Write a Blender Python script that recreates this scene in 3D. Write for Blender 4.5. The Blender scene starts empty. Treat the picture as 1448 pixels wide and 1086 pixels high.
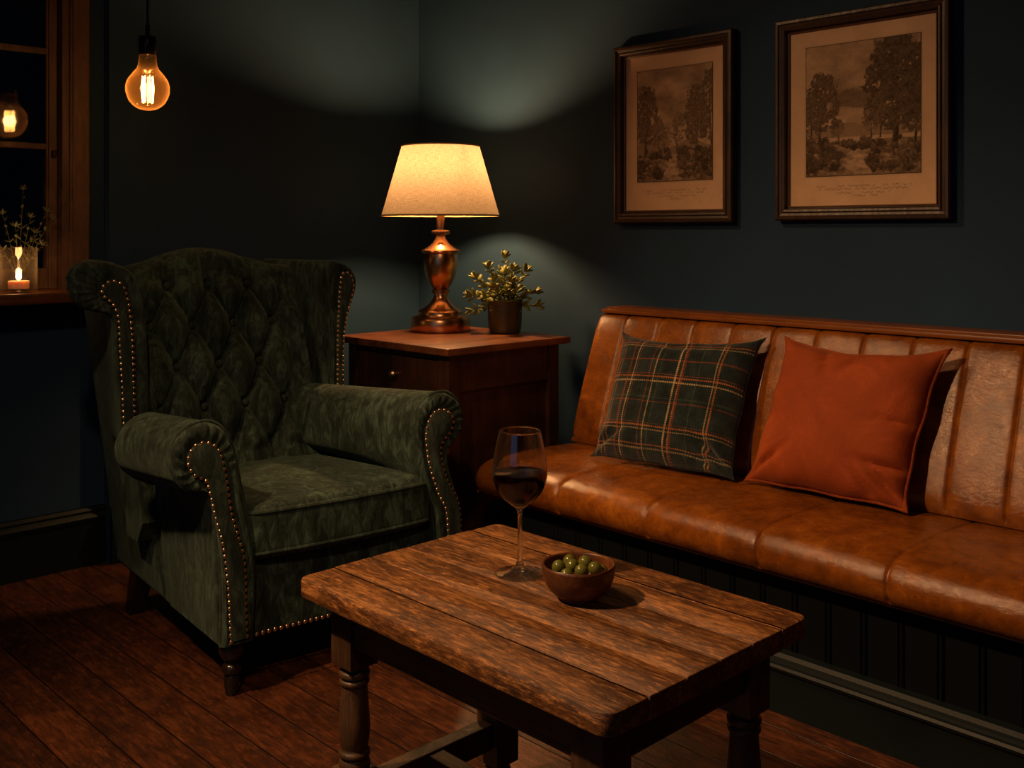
import bpy, bmesh, math, random
import numpy as np
from mathutils import Vector, Matrix
random.seed(7); RNG = np.random.RandomState(11)
PI = math.pi
SC = bpy.context.scene
COL = SC.collection

# ------------------------------------------------------------------ camera
cam = bpy.data.cameras.new('camera'); camo = bpy.data.objects.new('camera', cam); COL.objects.link(camo)
camo.location = (0, 0, 1.15); camo.rotation_euler = (PI/2, 0, math.radians(-44))
cam.sensor_width = 36; cam.lens = 36*1450/1448; cam.shift_y = -216/1448; cam.clip_start = .02
SC.camera = camo
# ------------------------------------------------------------------ world, exposure
w = bpy.data.worlds.new('night'); SC.world = w; w.use_nodes = True
w.node_tree.nodes['Background'].inputs[0].default_value = (.02, .03, .05, 1)
w.node_tree.nodes['Background'].inputs[1].default_value = .02
SC.view_settings.view_transform = 'Standard'; SC.view_settings.look = 'None'
SC.view_settings.exposure = 0.0; SC.view_settings.gamma = 1.0; SC.view_settings.use_curve_mapping = False

def point_light(name, loc, power, col, r=.03):
    l = bpy.data.lights.new(name, 'POINT'); l.energy = power; l.color = col; l.shadow_soft_size = r
    o = bpy.data.objects.new(name, l); o.location = loc; COL.objects.link(o); return o
def spot_light(name, loc, target, power, col, size, blend=1.0, r=.06):
    l = bpy.data.lights.new(name, 'SPOT'); l.energy = power; l.color = col; l.shadow_soft_size = r
    l.spot_size = math.radians(size); l.spot_blend = blend
    o = bpy.data.objects.new(name, l); o.location = loc; COL.objects.link(o)
    o.rotation_euler = (Vector(target)-Vector(loc)).to_track_quat('-Z', 'Y').to_euler(); return o
WARM = (1.0, .57, .26)
TABLE_LAMP_W, PENDANT_W, CANDLE_W = 29.0, 1.4, .40
# added warm ceiling spots, out of frame without fixtures, to raise the brightness
spot_light('added_ceiling_spot', (-.15, 1.95, 2.42), (1.38, 1.42, .42), 260, WARM, 74, 1.0, .05)
spot_light('added_ceiling_spot', (1.20, 2.62, 2.45), (2.45, 1.05, .55), 62, WARM, 80, 1.0, .06)
spot_light('added_ceiling_spot', (-.3, -.6, 2.42), (2.6, 1.2, 1.0), 6, WARM, 90, 1.0, .09)
spot_light('added_ceiling_spot', (.0, .45, 2.42), (1.40, 2.35, .70), 60, (1.0, .62, .33), 50, 1.0, .06)
def area_light(name, loc, rot, power, col, sx, sy):
    l = bpy.data.lights.new(name, 'AREA'); l.shape = 'RECTANGLE'; l.size = sx; l.size_y = sy; l.energy = power; l.color = col
    o = bpy.data.objects.new(name, l); o.location = loc; o.rotation_euler = rot; COL.objects.link(o); return o
area_light('added_cool_fill', (-2.25, .2, 1.5), (0, -PI/2, 0), 3.5, (.24, .52, 1.0), 1.6, 2.2)   # added bluish fill at the left wall, where no window is built

# ------------------------------------------------------------------ mesh helpers
def link(name, me, mat=None, parent=None, smooth=True, loc=None):
    o = bpy.data.objects.new(name, me); COL.objects.link(o)
    if mat: me.materials.append(mat)
    if parent: o.parent = parent
    if loc is not None: o.location = loc
    if smooth:
        me.polygons.foreach_set('use_smooth', [True]*len(me.polygons))
        try: me.set_sharp_from_angle(angle=math.radians(42))
        except Exception: pass
    me.update(); return o
def obj(name, bm, mat=None, parent=None, smooth=True, loc=None, recalc=True):
    if recalc: bmesh.ops.recalc_face_normals(bm, faces=bm.faces)
    me = bpy.data.meshes.new(name); bm.to_mesh(me); bm.free()
    return link(name, me, mat, parent, smooth, loc)
def props(o, label, cat, group=None, kind=None):
    if label: o['label'] = label
    if cat: o['category'] = cat
    if group: o['group'] = group
    if kind: o['kind'] = kind
    return o
def thing(name, label, cat, loc=(0, 0, 0), rz=0, group=None):
    o = bpy.data.objects.new(name, None); COL.objects.link(o); o.empty_display_size = .1
    o.location = loc; o.rotation_euler = (0, 0, rz)
    return props(o, label, cat, group)
def struct(name, bm, mat, parent=None, smooth=False):
    o = obj(name, bm, mat, parent, smooth); o['kind'] = 'structure'; return o
def add_box(bm, x0, x1, y0, y1, z0, z1, bev=0):
    b = bmesh.new() if bev else bm
    vs = [b.verts.new(p) for p in [(x0,y0,z0),(x1,y0,z0),(x1,y1,z0),(x0,y1,z0),(x0,y0,z1),(x1,y0,z1),(x1,y1,z1),(x0,y1,z1)]]
    for f in [(0,3,2,1),(4,5,6,7),(0,1,5,4),(1,2,6,5),(2,3,7,6),(3,0,4,7)]: b.faces.new([vs[i] for i in f])
    if bev:
        bmesh.ops.bevel(b, geom=b.edges[:], offset=bev, segments=2, profile=.6, affect='EDGES')
        merge(bm, b)
    return bm
def merge(bm, b, mtx=None):
    mp = {}
    for v in b.verts: mp[v] = bm.verts.new(mtx @ v.co if mtx else v.co)
    for f in b.faces:
        try: bm.faces.new([mp[v] for v in f.verts])
        except ValueError: pass
    b.free()
def box(*a, bev=0): return add_box(bmesh.new(), *a, bev=bev)
def add_loft(bm, secs, closed=True, caps=True):
    rings = [[bm.verts.new(p) for p in s] for s in secs]
    n = len(rings[0])
    for a, b in zip(rings[:-1], rings[1:]):
        for i in range(n if closed else n-1):
            j = (i+1) % n
            bm.faces.new((a[i], a[j], b[j], b[i]))
    if caps and closed:
        bm.faces.new(rings[0][::-1]); bm.faces.new(rings[-1])
    return bm
def add_lathe(bm, prof, n=48, c=(0, 0), ):
    rings = []
    for r, z in prof:
        if r < 1e-6: rings.append([bm.verts.new((c[0], c[1], z))])
        else: rings.append([bm.verts.new((c[0]+r*math.cos(2*PI*k/n), c[1]+r*math.sin(2*PI*k/n), z)) for k in range(n)])
    for a, b in zip(rings[:-1], rings[1:]):
        for k in range(n):
            l = (k+1) % n
            if len(a) == 1 and len(b) == 1: continue
            if len(a) == 1: bm.faces.new((a[0], b[k], b[l]))
            elif len(b) == 1: bm.faces.new((a[k], a[l], b[0]))
            else: bm.faces.new((a[k], a[l], b[l], b[k]))
    return bm
def lathe(prof, n=48, c=(0, 0)): return add_lathe(bmesh.new(), prof, n, c)
def smooth_prof(pts, m=5):
    out = []
    P = [pts[0]]+list(pts)+[pts[-1]]
    for i in range(1, len(P)-2):
        for k in range(m):
            t = k/m; out.append(tuple(cr(P[i-1][d], P[i][d], P[i+1][d], P[i+2][d], t) for d in range(len(pts[0]))))
    out.append(tuple(pts[-1])); return out
def cr(a, b, c, d, t): return .5*((2*b)+(-a+c)*t+(2*a-5*b+4*c-d)*t*t+(-a+3*b-3*c+d)*t**3)
def closed_cr(pts, m=6, sharp=()):
    n = len(pts); out = []
    for i in range(n):
        a, b, c, d = pts[i-1], pts[i], pts[(i+1) % n], pts[(i+2) % n]
        if i in sharp: a = b
        if (i+1) % n in sharp: d = c
        for k in range(m):
            t = k/m; out.append(tuple(cr(a[q], b[q], c[q], d[q], t) for q in range(len(b))))
    return out
def add_tube(bm, pts, r, n=8, closed=False, caps=True):
    pts = [Vector(p) for p in pts]; m = len(pts); secs = []
    up = Vector((0, 0, 1)); prev = None
    for i, p in enumerate(pts):
        a = pts[(i-1) % m] if closed or i > 0 else p
        b = pts[(i+1) % m] if closed or i < m-1 else p
        t = (b-a).normalized()
        if prev is None:
            q = t.cross(up)
            if q.length < .1: q = t.cross(Vector((1, 0, 0)))
        else: q = prev - t*prev.dot(t)
        q.normalize(); prev = q; s = t.cross(q)
        rr = r[i] if isinstance(r, (list, tuple)) else r
        secs.append([p+q*math.cos(2*PI*k/n)*rr+s*math.sin(2*PI*k/n)*rr for k in range(n)])
    if closed: secs.append(secs[0]); add_loft(bm, secs, caps=False)
    else: add_loft(bm, secs, caps=caps)
    return bm
def add_ball(bm, c, r, seg=12, rings=8, scale=(1, 1, 1), rot=None):
    b = bmesh.new(); bmesh.ops.create_uvsphere(b, u_segments=seg, v_segments=rings, radius=r)
    m = Matrix.Diagonal((*scale, 1))
    if rot is not None: m = rot.to_4x4() @ m
    merge(bm, b, Matrix.Translation(c) @ m); return bm
def softbox(sx, sy, sz, r, n=12, fn=None):
    bm = bmesh.new(); bmesh.ops.create_cube(bm, size=2)
    bmesh.ops.subdivide_edges(bm, edges=bm.edges[:], cuts=n, use_grid_fill=True)
    h = (sx/2, sy/2, sz/2)
    for v in bm.verts:
        p = [math.sin(c*PI/2)*hh for c, hh in zip(v.co, h)]
        q = [max(-hh+r, min(hh-r, c)) for c, hh in zip(p, h)]
        d = Vector([a-b for a, b in zip(p, q)])
        if d.length > 1e-9: d = d.normalized()*r
        v.co = Vector(q)+d
        if fn: v.co = fn(v.co)
    return bm
def add_prism(bm, out, z0, z1, bev):
    c = Vector((sum(p[0] for p in out)/len(out), sum(p[1] for p in out)/len(out)))
    def ins(d):
        n = len(out); r = []
        for i in range(n):
            a, b, e = Vector(out[i-1]), Vector(out[i]), Vector(out[(i+1) % n])
            t = (e-a).normalized(); r.append(b+Vector((-t.y, t.x))*d)
        return r
    secs = []
    for d, z in ((bev, z0), (bev*.3, z0+bev*.3), (0, z0+bev), (0, z1-bev), (bev*.3, z1-bev*.3), (bev, z1)):
        secs.append([(p[0], p[1], z) for p in ins(d)])
    return add_loft(bm, secs)
def arc_resample(pts, step, closed=False):
    P = [Vector(p) for p in pts]
    if closed: P.append(P[0])
    L = [0]
    for a, b in zip(P[:-1], P[1:]): L.append(L[-1]+(b-a).length)
    n = max(1, round(L[-1]/step)); out = []; j = 0
    for k in range(n if closed else n+1):
        s = L[-1]*k/n
        while j < len(L)-2 and L[j+1] < s: j += 1
        t = (s-L[j])/max(1e-9, L[j+1]-L[j]); out.append(P[j].lerp(P[j+1], t))
    return out

# ------------------------------------------------------------------ material helpers
class NT:
    def __init__(s, name):
        s.m = bpy.data.materials.new(name); s.m.use_nodes = True; s.t = s.m.node_tree; s.N = s.t.nodes
        s.b = s.N['Principled BSDF']; s.out = s.N['Material Output']; s._c = None
    def add(s, typ, **kw):
        n = s.N.new(typ)
        for k, v in kw.items(): setattr(n, k, v)
        return n
    def lk(s, a, b): s.t.links.new(a, b)
    def set(s, node, key, v):
        i = node.inputs[key]
        if isinstance(v, bpy.types.NodeSocket): s.lk(v, i)
        else: i.default_value = v
    def coord(s, which='Object'):
        if s._c is None: s._c = s.add('ShaderNodeTexCoord')
        return s._c.outputs[which]
    def mapped(s, scale=(1, 1, 1), which='Object', loc=(0, 0, 0), rot=(0, 0, 0), src=None):
        m = s.add('ShaderNodeMapping'); s.lk(src or s.coord(which), m.inputs[0])
        s.set(m, 'Scale', scale); s.set(m, 'Location', loc); s.set(m, 'Rotation', rot); return m.outputs[0]
    def noise(s, vec, scale=5, detail=4, rough=.55, dist=0):
        n = s.add('ShaderNodeTexNoise'); s.lk(vec, n.inputs['Vector']); s.set(n, 'Scale', scale)
        s.set(n, 'Detail', detail); s.set(n, 'Roughness', rough); s.set(n, 'Distortion', dist); return n.outputs['Fac']
    def voro(s, vec, scale=5, feat='F1', out='Distance'):
        n = s.add('ShaderNodeTexVoronoi', feature=feat); s.lk(vec, n.inputs['Vector']); s.set(n, 'Scale', scale); return n.outputs[out]
    def math(s, op, a, b=None, clamp=False):
        n = s.add('ShaderNodeMath', operation=op, use_clamp=clamp); s.set(n, 0, a)
        if b is not None: s.set(n, 1, b)
        return n.outputs[0]
    def ramp(s, fac, stops, mode='LINEAR'):
        n = s.add('ShaderNodeValToRGB'); cr_ = n.color_ramp; cr_.interpolation = mode
        while len(cr_.elements) > 1: cr_.elements.remove(cr_.elements[-1])
        cr_.elements[0].position = stops[0][0]; cr_.elements[0].color = tuple(stops[0][1])+((1,) if len(stops[0][1]) == 3 else ())
        for p, c in stops[1:]:
            e = cr_.elements.new(p); e.color = tuple(c)+((1,) if len(c) == 3 else ())
        s.lk(fac, n.inputs[0]); return n
    def mix(s, fac, a, b, mode='MIX'):
        n = s.add('ShaderNodeMix', data_type='RGBA', blend_type=mode)
        s.set(n, 0, fac); s.set(n, 6, a); s.set(n, 7, b); return n.outputs[2]
    def bump(s, h, strength=.3, dist=.002, prev=None):
        n = s.add('ShaderNodeBump'); s.set(n, 'Strength', strength); s.set(n, 'Distance', dist); s.lk(h, n.inputs['Height'])
        if prev is not None: s.lk(prev, n.inputs['Normal'])
        return n.outputs[0]
    def P(s, **kw):
        for k, v in kw.items(): s.set(s.b, k.replace('_', ' '), v)
        return s.m
def C4(c): return (*c, 1)

def simple(name, col, rough=.5, metal=0, bumpscale=None, **kw):
    t = NT(name)
    n = t.noise(t.mapped(), 9, 4)
    c = t.ramp(n, [(.3, [x*.82 for x in col]), (.7, [min(1, x*1.12) for x in col])]).outputs[0]
    t.P(Base_Color=c, Roughness=rough, Metallic=metal, **kw)
    if bumpscale: t.P(Normal=t.bump(t.noise(t.mapped(), bumpscale, 3), .25, .001))
    return t.m

def m_wall(name, col):
    t = NT(name)
    a = t.noise(t.mapped(), 2.2, 5, .6); f = t.noise(t.mapped(), 160, 3, .6)
    c = t.ramp(a, [(.3, [x*.85 for x in col]), (.75, [x*1.15 for x in col])]).outputs[0]
    return t.P(Base_Color=c, Roughness=.78, Normal=t.bump(f, .25, .0012, t.bump(t.noise(t.mapped(), 35, 3), .12, .002)), **{'Specular_IOR_Level': .25})

def m_wood(name, dark, mid, light, axis='y', scale=1.0, rough=.45, bump=.4, plank=None, knots=True, distress=0, tonev=(.72, 1.2)):
    """grain runs along axis; plank = (axis, width, phase, gap) gives board-wise tone"""
    t = NT(name); long, thin = 1.6*scale, 22*scale
    sc = {'x': (long, thin, thin), 'y': (thin, long, thin), 'z': (thin, thin, long)}[axis]
    src = t.coord(); gapmask = None; tone = None
    if plank:
        sep = t.add('ShaderNodeSeparateXYZ'); t.lk(src, sep.inputs[0])
        q = t.math('DIVIDE', t.math('SUBTRACT', sep.outputs['XYZ'.index(plank[0].upper())], plank[2]), plank[1])
        idn = t.math('FLOOR', q); fr = t.math('SUBTRACT', q, idn)
        wn = t.add('ShaderNodeTexWhiteNoise', noise_dimensions='1D'); t.lk(idn, wn.inputs['W'])
        comb = t.add('ShaderNodeCombineXYZ'); t.set(comb, 0, t.math('MULTIPLY', wn.outputs[0], 7.3)); t.set(comb, 1, t.math('MULTIPLY', wn.outputs[0], 31.7))
        va = t.add('ShaderNodeVectorMath', operation='ADD'); t.lk(src, va.inputs[0]); t.lk(comb.outputs[0], va.inputs[1]); src = va.outputs[0]
        tone = wn.outputs[0]
        if plank[3]:
            e = t.math('MINIMUM', fr, t.math('SUBTRACT', 1.0, fr))
            gapmask = t.math('SUBTRACT', 1.0, t.math('DIVIDE', e, plank[3], True), True)
    g = t.noise(t.mapped(sc, src=src), 3.0, 7, .66, .6)
    g2 = t.noise(t.mapped(tuple(x*.33 for x in sc), src=src), 2.2, 4, .6, 1.2)
    fine = t.noise(t.mapped(tuple(x*2.2 for x in sc), src=src), 4, 4, .7)
    blot = t.noise(t.mapped((6, 6, 6), src=src), 1.3, 4, .6)
    v = t.math('ADD', t.math('MULTIPLY', g, .5), t.math('MULTIPLY', g2, .5))
    c = t.ramp(v, [(.33, dark), (.5, mid), (.66, light)]).outputs[0]
    c = t.mix(t.math('MULTIPLY', t.math('GREATER_THAN', fine, .56), .5), c, C4([x*.55 for x in dark]))
    c = t.mix(t.ramp(blot, [(.38, (.75,)*3), (.58, (0, 0, 0))]).outputs[0], c, C4(dark))
    if distress:
        sd = tuple((x*.30 if x > 5 else x*.9) for x in sc)
        d1 = t.noise(t.mapped(sd, src=src), 15.0, 8, .75, .2)
        c = t.mix(t.ramp(d1, [(.39, (.72*distress,)*3), (.48, (0, 0, 0))]).outputs[0], c, C4([x*.45 for x in dark]))
        c = t.mix(t.ramp(d1, [(.52, (0, 0, 0)), (.66, (.8*distress,)*3)]).outputs[0], c, C4([min(1, x*1.35) for x in light]))
    if tone is not None:
        c = t.mix(1.0, c, t.ramp(tone, [(0, (tonev[0],)*3), (1, (tonev[1],)*3)]).outputs[0], 'MULTIPLY')
    if knots:
        k = t.voro(t.mapped(tuple(x*.55 if x < 5 else x*.16 for x in sc), src=src), 1.1)
        c = t.mix(t.ramp(k, [(.04, (1, 1, 1)), (.12, (0, 0, 0))]).outputs[0], c, C4([x*.3 for x in dark]))
    nb = t.bump(g, bump, .0015, t.bump(fine, bump*.6, .0008))
    if distress: nb = t.bump(d1, .6, .003, nb)
    if gapmask is not None:
        c = t.mix(gapmask, c, C4([x*.12 for x in dark]))
        nb = t.bump(t.math('SUBTRACT', 1.0, gapmask), .9, .004, nb)
    r = t.ramp(g, [(.3, (rough+.15,)*3), (.7, (rough-.08,)*3)]).outputs[0]
    return t.P(Base_Color=c, Roughness=r, Normal=nb)

def m_velvet(name, dark, light, sheen, streak=(7, 7, 2.5), con=(.42, .60), sw=.22, nscale=4.0):
    t = NT(name)
    n1 = t.noise(t.mapped(streak), nscale, 8, .72, .8)
    n2 = t.noise(t.mapped((1, 1, 1)), 5, 3, .5)
    v = t.math('ADD', t.math('MULTIPLY', n1, .72), t.math('MULTIPLY', n2, .28))
    c = t.ramp(v, [(con[0], dark), ((con[0]+con[1])/2, [(a*.7+b*.3) for a, b in zip(dark, light)]), (con[1], light)]).outputs[0]
    t.P(Base_Color=c, Roughness=.8, Sheen_Weight=sw, Sheen_Roughness=.4, Sheen_Tint=C4(sheen),
        Normal=t.bump(n1, .6, .006, t.bump(t.noise(t.mapped(), 420, 2), .2, .0006)), **{'Specular_IOR_Level': .25})
    return t.m

def m_leather(name):
    t = NT(name)
    a = t.noise(t.mapped((1, 1, 1)), 4.5, 7, .66, .8); b = t.noise(t.mapped((1, 1, 1)), 26, 6, .7, .4)
    v = t.math('ADD', t.math('MULTIPLY', a, .55), t.math('MULTIPLY', b, .45))
    c = t.ramp(v, [(.34, (.080, .019, .002)), (.46, (.160, .043, .0035)), (.55, (.240, .069, .006)), (.66, (.36, .118, .012))]).outputs[0]
    wr = t.voro(t.mapped((1, .7, 1)), 70, 'DISTANCE_TO_EDGE')
    cr_ = t.noise(t.mapped((22, 9, 22)), 6, 6, .75, 2.2)
    c = t.mix(t.ramp(cr_, [(.34, (.75,)*3), (.42, (0, 0, 0))]).outputs[0], c, (.05, .012, .004, 1))
    nb = t.bump(wr, .40, .0010, t.bump(cr_, .35, .0020, t.bump(t.noise(t.mapped(), 300, 2), .2, .0005)))
    return t.P(Base_Color=c, Roughness=t.ramp(b, [(.35, (.29,)*3), (.65, (.17,)*3)]).outputs[0], Normal=nb, **{'Specular_IOR_Level': .42})

NAVY = (.014, .039, .077)
M = {}
M['wall'] = m_wall('navy wall paint', NAVY)
M['trim'] = m_wall('navy gloss trim paint', (.004, .008, .010)); 
_b = M['trim'].node_tree.nodes['Principled BSDF']; _b.inputs['Roughness'].default_value = .5; _b.inputs['Specular IOR Level'].default_value = .25
M['panel'] = m_wall('dark panel paint', (.0022, .0038, .0048))
_b = M['panel'].node_tree.nodes['Principled BSDF']; _b.inputs['Roughness'].default_value = .6; _b.inputs['Specular IOR Level'].default_value = .14
M['ceiling'] = m_wall('ceiling paint', (.10, .09, .075))
M['floor'] = m_wood('floor boards', (.034, .009, .003), (.088, .025, .008), (.17, .050, .016), 'y', .75, .42, .45, ('x', .1135, .956-.1135*20, .022), True, .75, (.78, 1.15))
M['table'] = m_wood('worn oak table', (.058, .020, .006), (.20, .074, .019), (.43, .185, .052), 'y', 1.5, .40, .6, ('x', .0842, 1.015-.0842*3, 0), False, 1.0, (.88, 1.1))
M['table_leg'] = m_wood('dark oak legs', (.035, .017, .008), (.075, .038, .017), (.13, .068, .030), 'z', 1.2, .42, .5, knots=False)
M['apron'] = m_wood('dark oak apron', (.03, .014, .006), (.075, .034, .013), (.13, .062, .022), 'y', 1.2, .5, .5, knots=False)
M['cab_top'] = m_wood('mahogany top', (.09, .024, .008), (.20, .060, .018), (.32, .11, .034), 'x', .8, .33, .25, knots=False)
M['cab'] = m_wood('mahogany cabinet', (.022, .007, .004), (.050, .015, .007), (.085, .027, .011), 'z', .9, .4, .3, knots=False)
M['window_wood'] = m_wood('window pine', (.075, .035, .018), (.13, .062, .032), (.19, .095, .05), 'z', .8, .55, .3, knots=False)
M['sill_wood'] = m_wood('sill wood', (.07, .022, .008), (.14, .045, .015), (.22, .075, .024), 'x', .8, .35, .3, knots=False)
M['black_wood'] = simple('ebonised leg', (.014, .008, .006), .22)
M['velvet'] = m_velvet('crushed green velvet', (.0065, .0120, .0085), (.058, .095, .068), (.40, .55, .45), nscale=6.0)
M['velvet_trim'] = m_velvet('green velvet band', (.011, .018, .013), (.050, .075, .055), (.40, .55, .45), nscale=6.0)
M['rust'] = m_velvet('rust velvet', (.22, .036, .006), (.42, .080, .014), (1, .5, .25), (2.4, 2.4, 2.4), (.30, .70), .2, 3.0)
M['rust_pipe'] = m_velvet('rust piping', (.22, .038, .007), (.36, .07, .013), (1, .5, .25), (20, 20, 20))
M['leather'] = m_leather('cognac leather')
M['leather_dark'] = simple('leather binding', (.20, .058, .010), .32)
M['copper'] = simple('brushed copper', (.72, .36, .17), .27, 1.0)
M['nail'] = simple('antique brass nail', (.78, .52, .32), .3, 1.0)
M['frame'] = m_wood('walnut frame', (.022, .009, .005), (.050, .020, .010), (.09, .036, .017), 'z', 1.5, .42, .2, knots=False)
M['frame_gilt'] = simple('frame inner edge', (.14, .062, .028), .35)
M['bowl'] = m_wood('turned bowl', (.055, .017, .006), (.14, .046, .015), (.26, .095, .030), 'x', 2.4, .34, .3, knots=False)
M['olive'] = simple('green olive', (.105, .110, .018), .22, 0, 60, Subsurface_Weight=.1)
M['pot'] = simple('bronze glazed pot', (.085, .062, .024), .35, .35, 40)
M['soil'] = simple('potting soil', (.018, .011, .007), .95, 0, 60)
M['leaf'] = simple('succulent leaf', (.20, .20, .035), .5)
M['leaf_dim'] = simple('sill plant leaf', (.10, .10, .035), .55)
M['stem'] = simple('plant stem', (.11, .085, .03), .6)
M['wax'] = simple('candle wax', (.82, .62, .40), .5, Subsurface_Weight=.4)
M['black_metal'] = simple('blackened brass', (.035, .022, .014), .3, .8)
M['cord'] = simple('black flex', (.010, .009, .008), .6)
M['wick'] = simple('wick', (.01, .008, .006), .9)
def m_glass(name, col=(1, 1, 1), rough=0.0, ior=1.45):
    t = NT(name); t.P(Base_Color=C4(col), Roughness=rough, IOR=ior, **{'Transmission_Weight': 1.0}); return t.m
M['glass'] = m_glass('clear glass'); M['amber_glass'] = m_glass('amber tinted glass', (1, .86, .62))
def m_thin(name, tint, glow=None, gk=(.02, .3), spec=1.0):
    t = NT(name); tr = t.add('ShaderNodeBsdfTransparent'); t.set(tr, 'Color', C4(tint)); gl = t.add('ShaderNodeBsdfGlossy'); t.set(gl, 'Roughness', .04)
    fw = t.add('ShaderNodeLayerWeight'); t.set(fw, 'Blend', .5); mx = t.add('ShaderNodeMixShader')
    t.lk(t.math('MULTIPLY', t.math('ADD', t.math('MULTIPLY', t.math('POWER', fw.outputs['Facing'], 5.0), .9), .045), spec, True), mx.inputs[0]); t.lk(tr.outputs[0], mx.inputs[1]); t.lk(gl.outputs[0], mx.inputs[2]); res = mx.outputs[0]
    if glow:
        d = t.add('ShaderNodeBsdfTranslucent'); t.set(d, 'Color', C4(glow)); m2 = t.add('ShaderNodeMixShader'); lw = t.add('ShaderNodeLayerWeight'); t.set(lw, 'Blend', .3)
        f = t.math('ADD', t.math('MULTIPLY', t.math('POWER', lw.outputs['Facing'], 2.5), gk[1]), gk[0])
        t.lk(f, m2.inputs[0]); t.lk(res, m2.inputs[1]); t.lk(d.outputs[0], m2.inputs[2]); res = m2.outputs[0]
    t.lk(res, t.out.inputs[0]); return t.m
M['amber_glass'] = m_thin('amber tinted bulb glass', (1, .90, .72), (1, .5, .16), (.012, .22), .8)
M['wine_glass'] = m_thin('wine glass crystal', (.985, .975, .96), None, spec=1.4)
_t = M['wine_glass'].node_tree; _o = _t.nodes['Material Output']; _src = _o.inputs[0].links[0].from_socket
_g = _t.nodes.new('ShaderNodeBsdfGlass'); _g.inputs['IOR'].default_value = 1.45; _g.inputs['Roughness'].default_value = 0
_m = _t.nodes.new('ShaderNodeMixShader'); _m.inputs[0].default_value = .85
_t.links.new(_src, _m.inputs[1]); _t.links.new(_g.outputs[0], _m.inputs[2]); _t.links.new(_m.outputs[0], _o.inputs[0])
M['jar_glass'] = m_thin('votive glass', (.97, .93, .88), (1, .75, .5), (.01, .10), 1.0)
M['pane'] = m_thin('window pane', (.92, .95, .95)); M['wine'] = m_glass('red wine', (.035, .0008, .001), 0, 1.34)
def m_emit(name, col, st):
    t = NT(name); t.P(Base_Color=C4(col), Emission_Color=C4(col), Emission_Strength=st); return t.m
M['filament'] = m_emit('glowing filament', (1, .50, .16), 60)
M['flame'] = m_emit('candle flame', (1, .62, .25), 14)
M['bulb'] = m_emit('lamp bulb', (1, .53, .20), TABLE_LAMP_W*28)
def m_shade():
    t = NT('linen lampshade'); uv = t.mapped((1, 1, 1), 'UV')
    slub = t.noise(t.mapped((2.5, 60, 1), 'UV'), 3, 5, .7); slub2 = t.noise(t.mapped((90, 4, 1), 'UV'), 3, 4, .7)
    v = t.math('ADD', t.math('MULTIPLY', slub, .5), t.math('MULTIPLY', slub2, .5))
    c = t.ramp(v, [(.40, (.060, .044, .031)), (.60, (.125, .099, .076))]).outputs[0]
    d = t.add('ShaderNodeBsdfDiffuse'); tr = t.add('ShaderNodeBsdfTranslucent'); mx = t.add('ShaderNodeMixShader')
    t.lk(c, d.inputs[0]); t.lk(c, tr.inputs[0]); t.set(mx, 0, .55); t.lk(d.outputs[0], mx.inputs[1]); t.lk(tr.outputs[0], mx.inputs[2])
    t.lk(mx.outputs[0], t.out.inputs[0]); return t.m
M['shade'] = m_shade(); M['shade_tape'] = simple('shade binding', (.40, .24, .11), .8)

# ------------------------------------------------------------------ the room
XW, YW, YN, XL, YB, HC = 2.83, 3.52, 3.565, -2.3, -2.2, 2.55     # right wall, chimney-breast wall, window wall, left, behind, ceiling
struct('floor', box(XL-.1, XW+.1, YB-.1, YN+.2, -.1, 0), M['floor'])
struct('ceiling', box(XL-.1, XW+.1, YB-.1, YN+.2, HC, HC+.1), M['ceiling'])
struct('wall_right', box(XW, XW+.1, YB-.1, YN+.2, 0, HC), M['wall'])
struct('wall_back', box(1.462, XW, YW, YN+.2, 0, HC), M['wall'])
WX0, WX1, WZ0, WZ1 = .30, 1.335, .955, 2.30
bm = bmesh.new()
add_box(bm, XL-.1, WX0, YN, YN+.2, 0, HC); add_box(bm, WX1, 1.462, YN, YN+.2, 0, HC)
add_box(bm, WX0, WX1, YN, YN+.2, 0, WZ0-.035); add_box(bm, WX0, WX1, YN, YN+.2, WZ1, HC)
struct('wall_window_side', bm, M['wall'])
struct('wall_left', box(XL-.1, XL, YB, YN, 0, HC), M['wall'])
struct('wall_behind', box(XL, XW, YB-.1, YB, 0, HC), M['wall'])

def molding(axis, a0, a1, face, sign, prof):
    """profile of (out, z) swept along an axis; face = wall plane, sign = direction into the room"""
    secs = []
    for a in (a0, a1):
        s = []
        for o_, z in prof:
            s.append((a, face+sign*o_, z) if axis == 'x' else (face+sign*o_, a, z))
        secs.append(s)
    return add_loft(bmesh.new(), secs)
BB = [(0, 0), (.020, 0), (.020, .150), (.026, .155), (.028, .166), (.022, .174), (.016, .180), (.018, .188), (.010, .198), (0, .200)]
struct('baseboard_window_side', molding('x', XL, 1.462, YN, -1, BB), M['trim'])
struct('baseboard_back', molding('x', 1.464, XW-.001, YW, -1, BB), M['trim'])
struct('baseboard_right', molding('y', 2.375, YW-.03, XW, -1, BB), M['trim'])

# window
win = bpy.data.objects.new('window_1', None); COL.objects.link(win); win.location = (WX1, YN, WZ0); win['kind'] = 'structure'
def wpart(name, bm, mat, parent=win):
    bmesh.ops.translate(bm, verts=bm.verts, vec=-Vector(win.location)); return struct(name, bm, mat, parent)
bm = bmesh.new()
for x0, x1 in ((WX1, WX1+.066), (WX0-.066, WX0)):
    add_box(bm, x0, x1, YN-.030, YN+.0, WZ0, WZ1+.07, bev=.004)
    add_box(bm, x0+.008, x1-.008, YN-.036, YN-.028, WZ0, WZ1+.06, bev=.002)
add_box(bm, WX0-.08, WX1+.08, YN-.034, YN, WZ1, WZ1+.08, bev=.004)
wpart('casing', bm, M['window_wood'])
bm = bmesh.new()   # box frame lining the opening
add_box(bm, WX1-.022, WX1, YN-.02, YN+.14, WZ0, WZ1); add_box(bm, WX0, WX0+.022, YN-.02, YN+.14, WZ0, WZ1)
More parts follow.
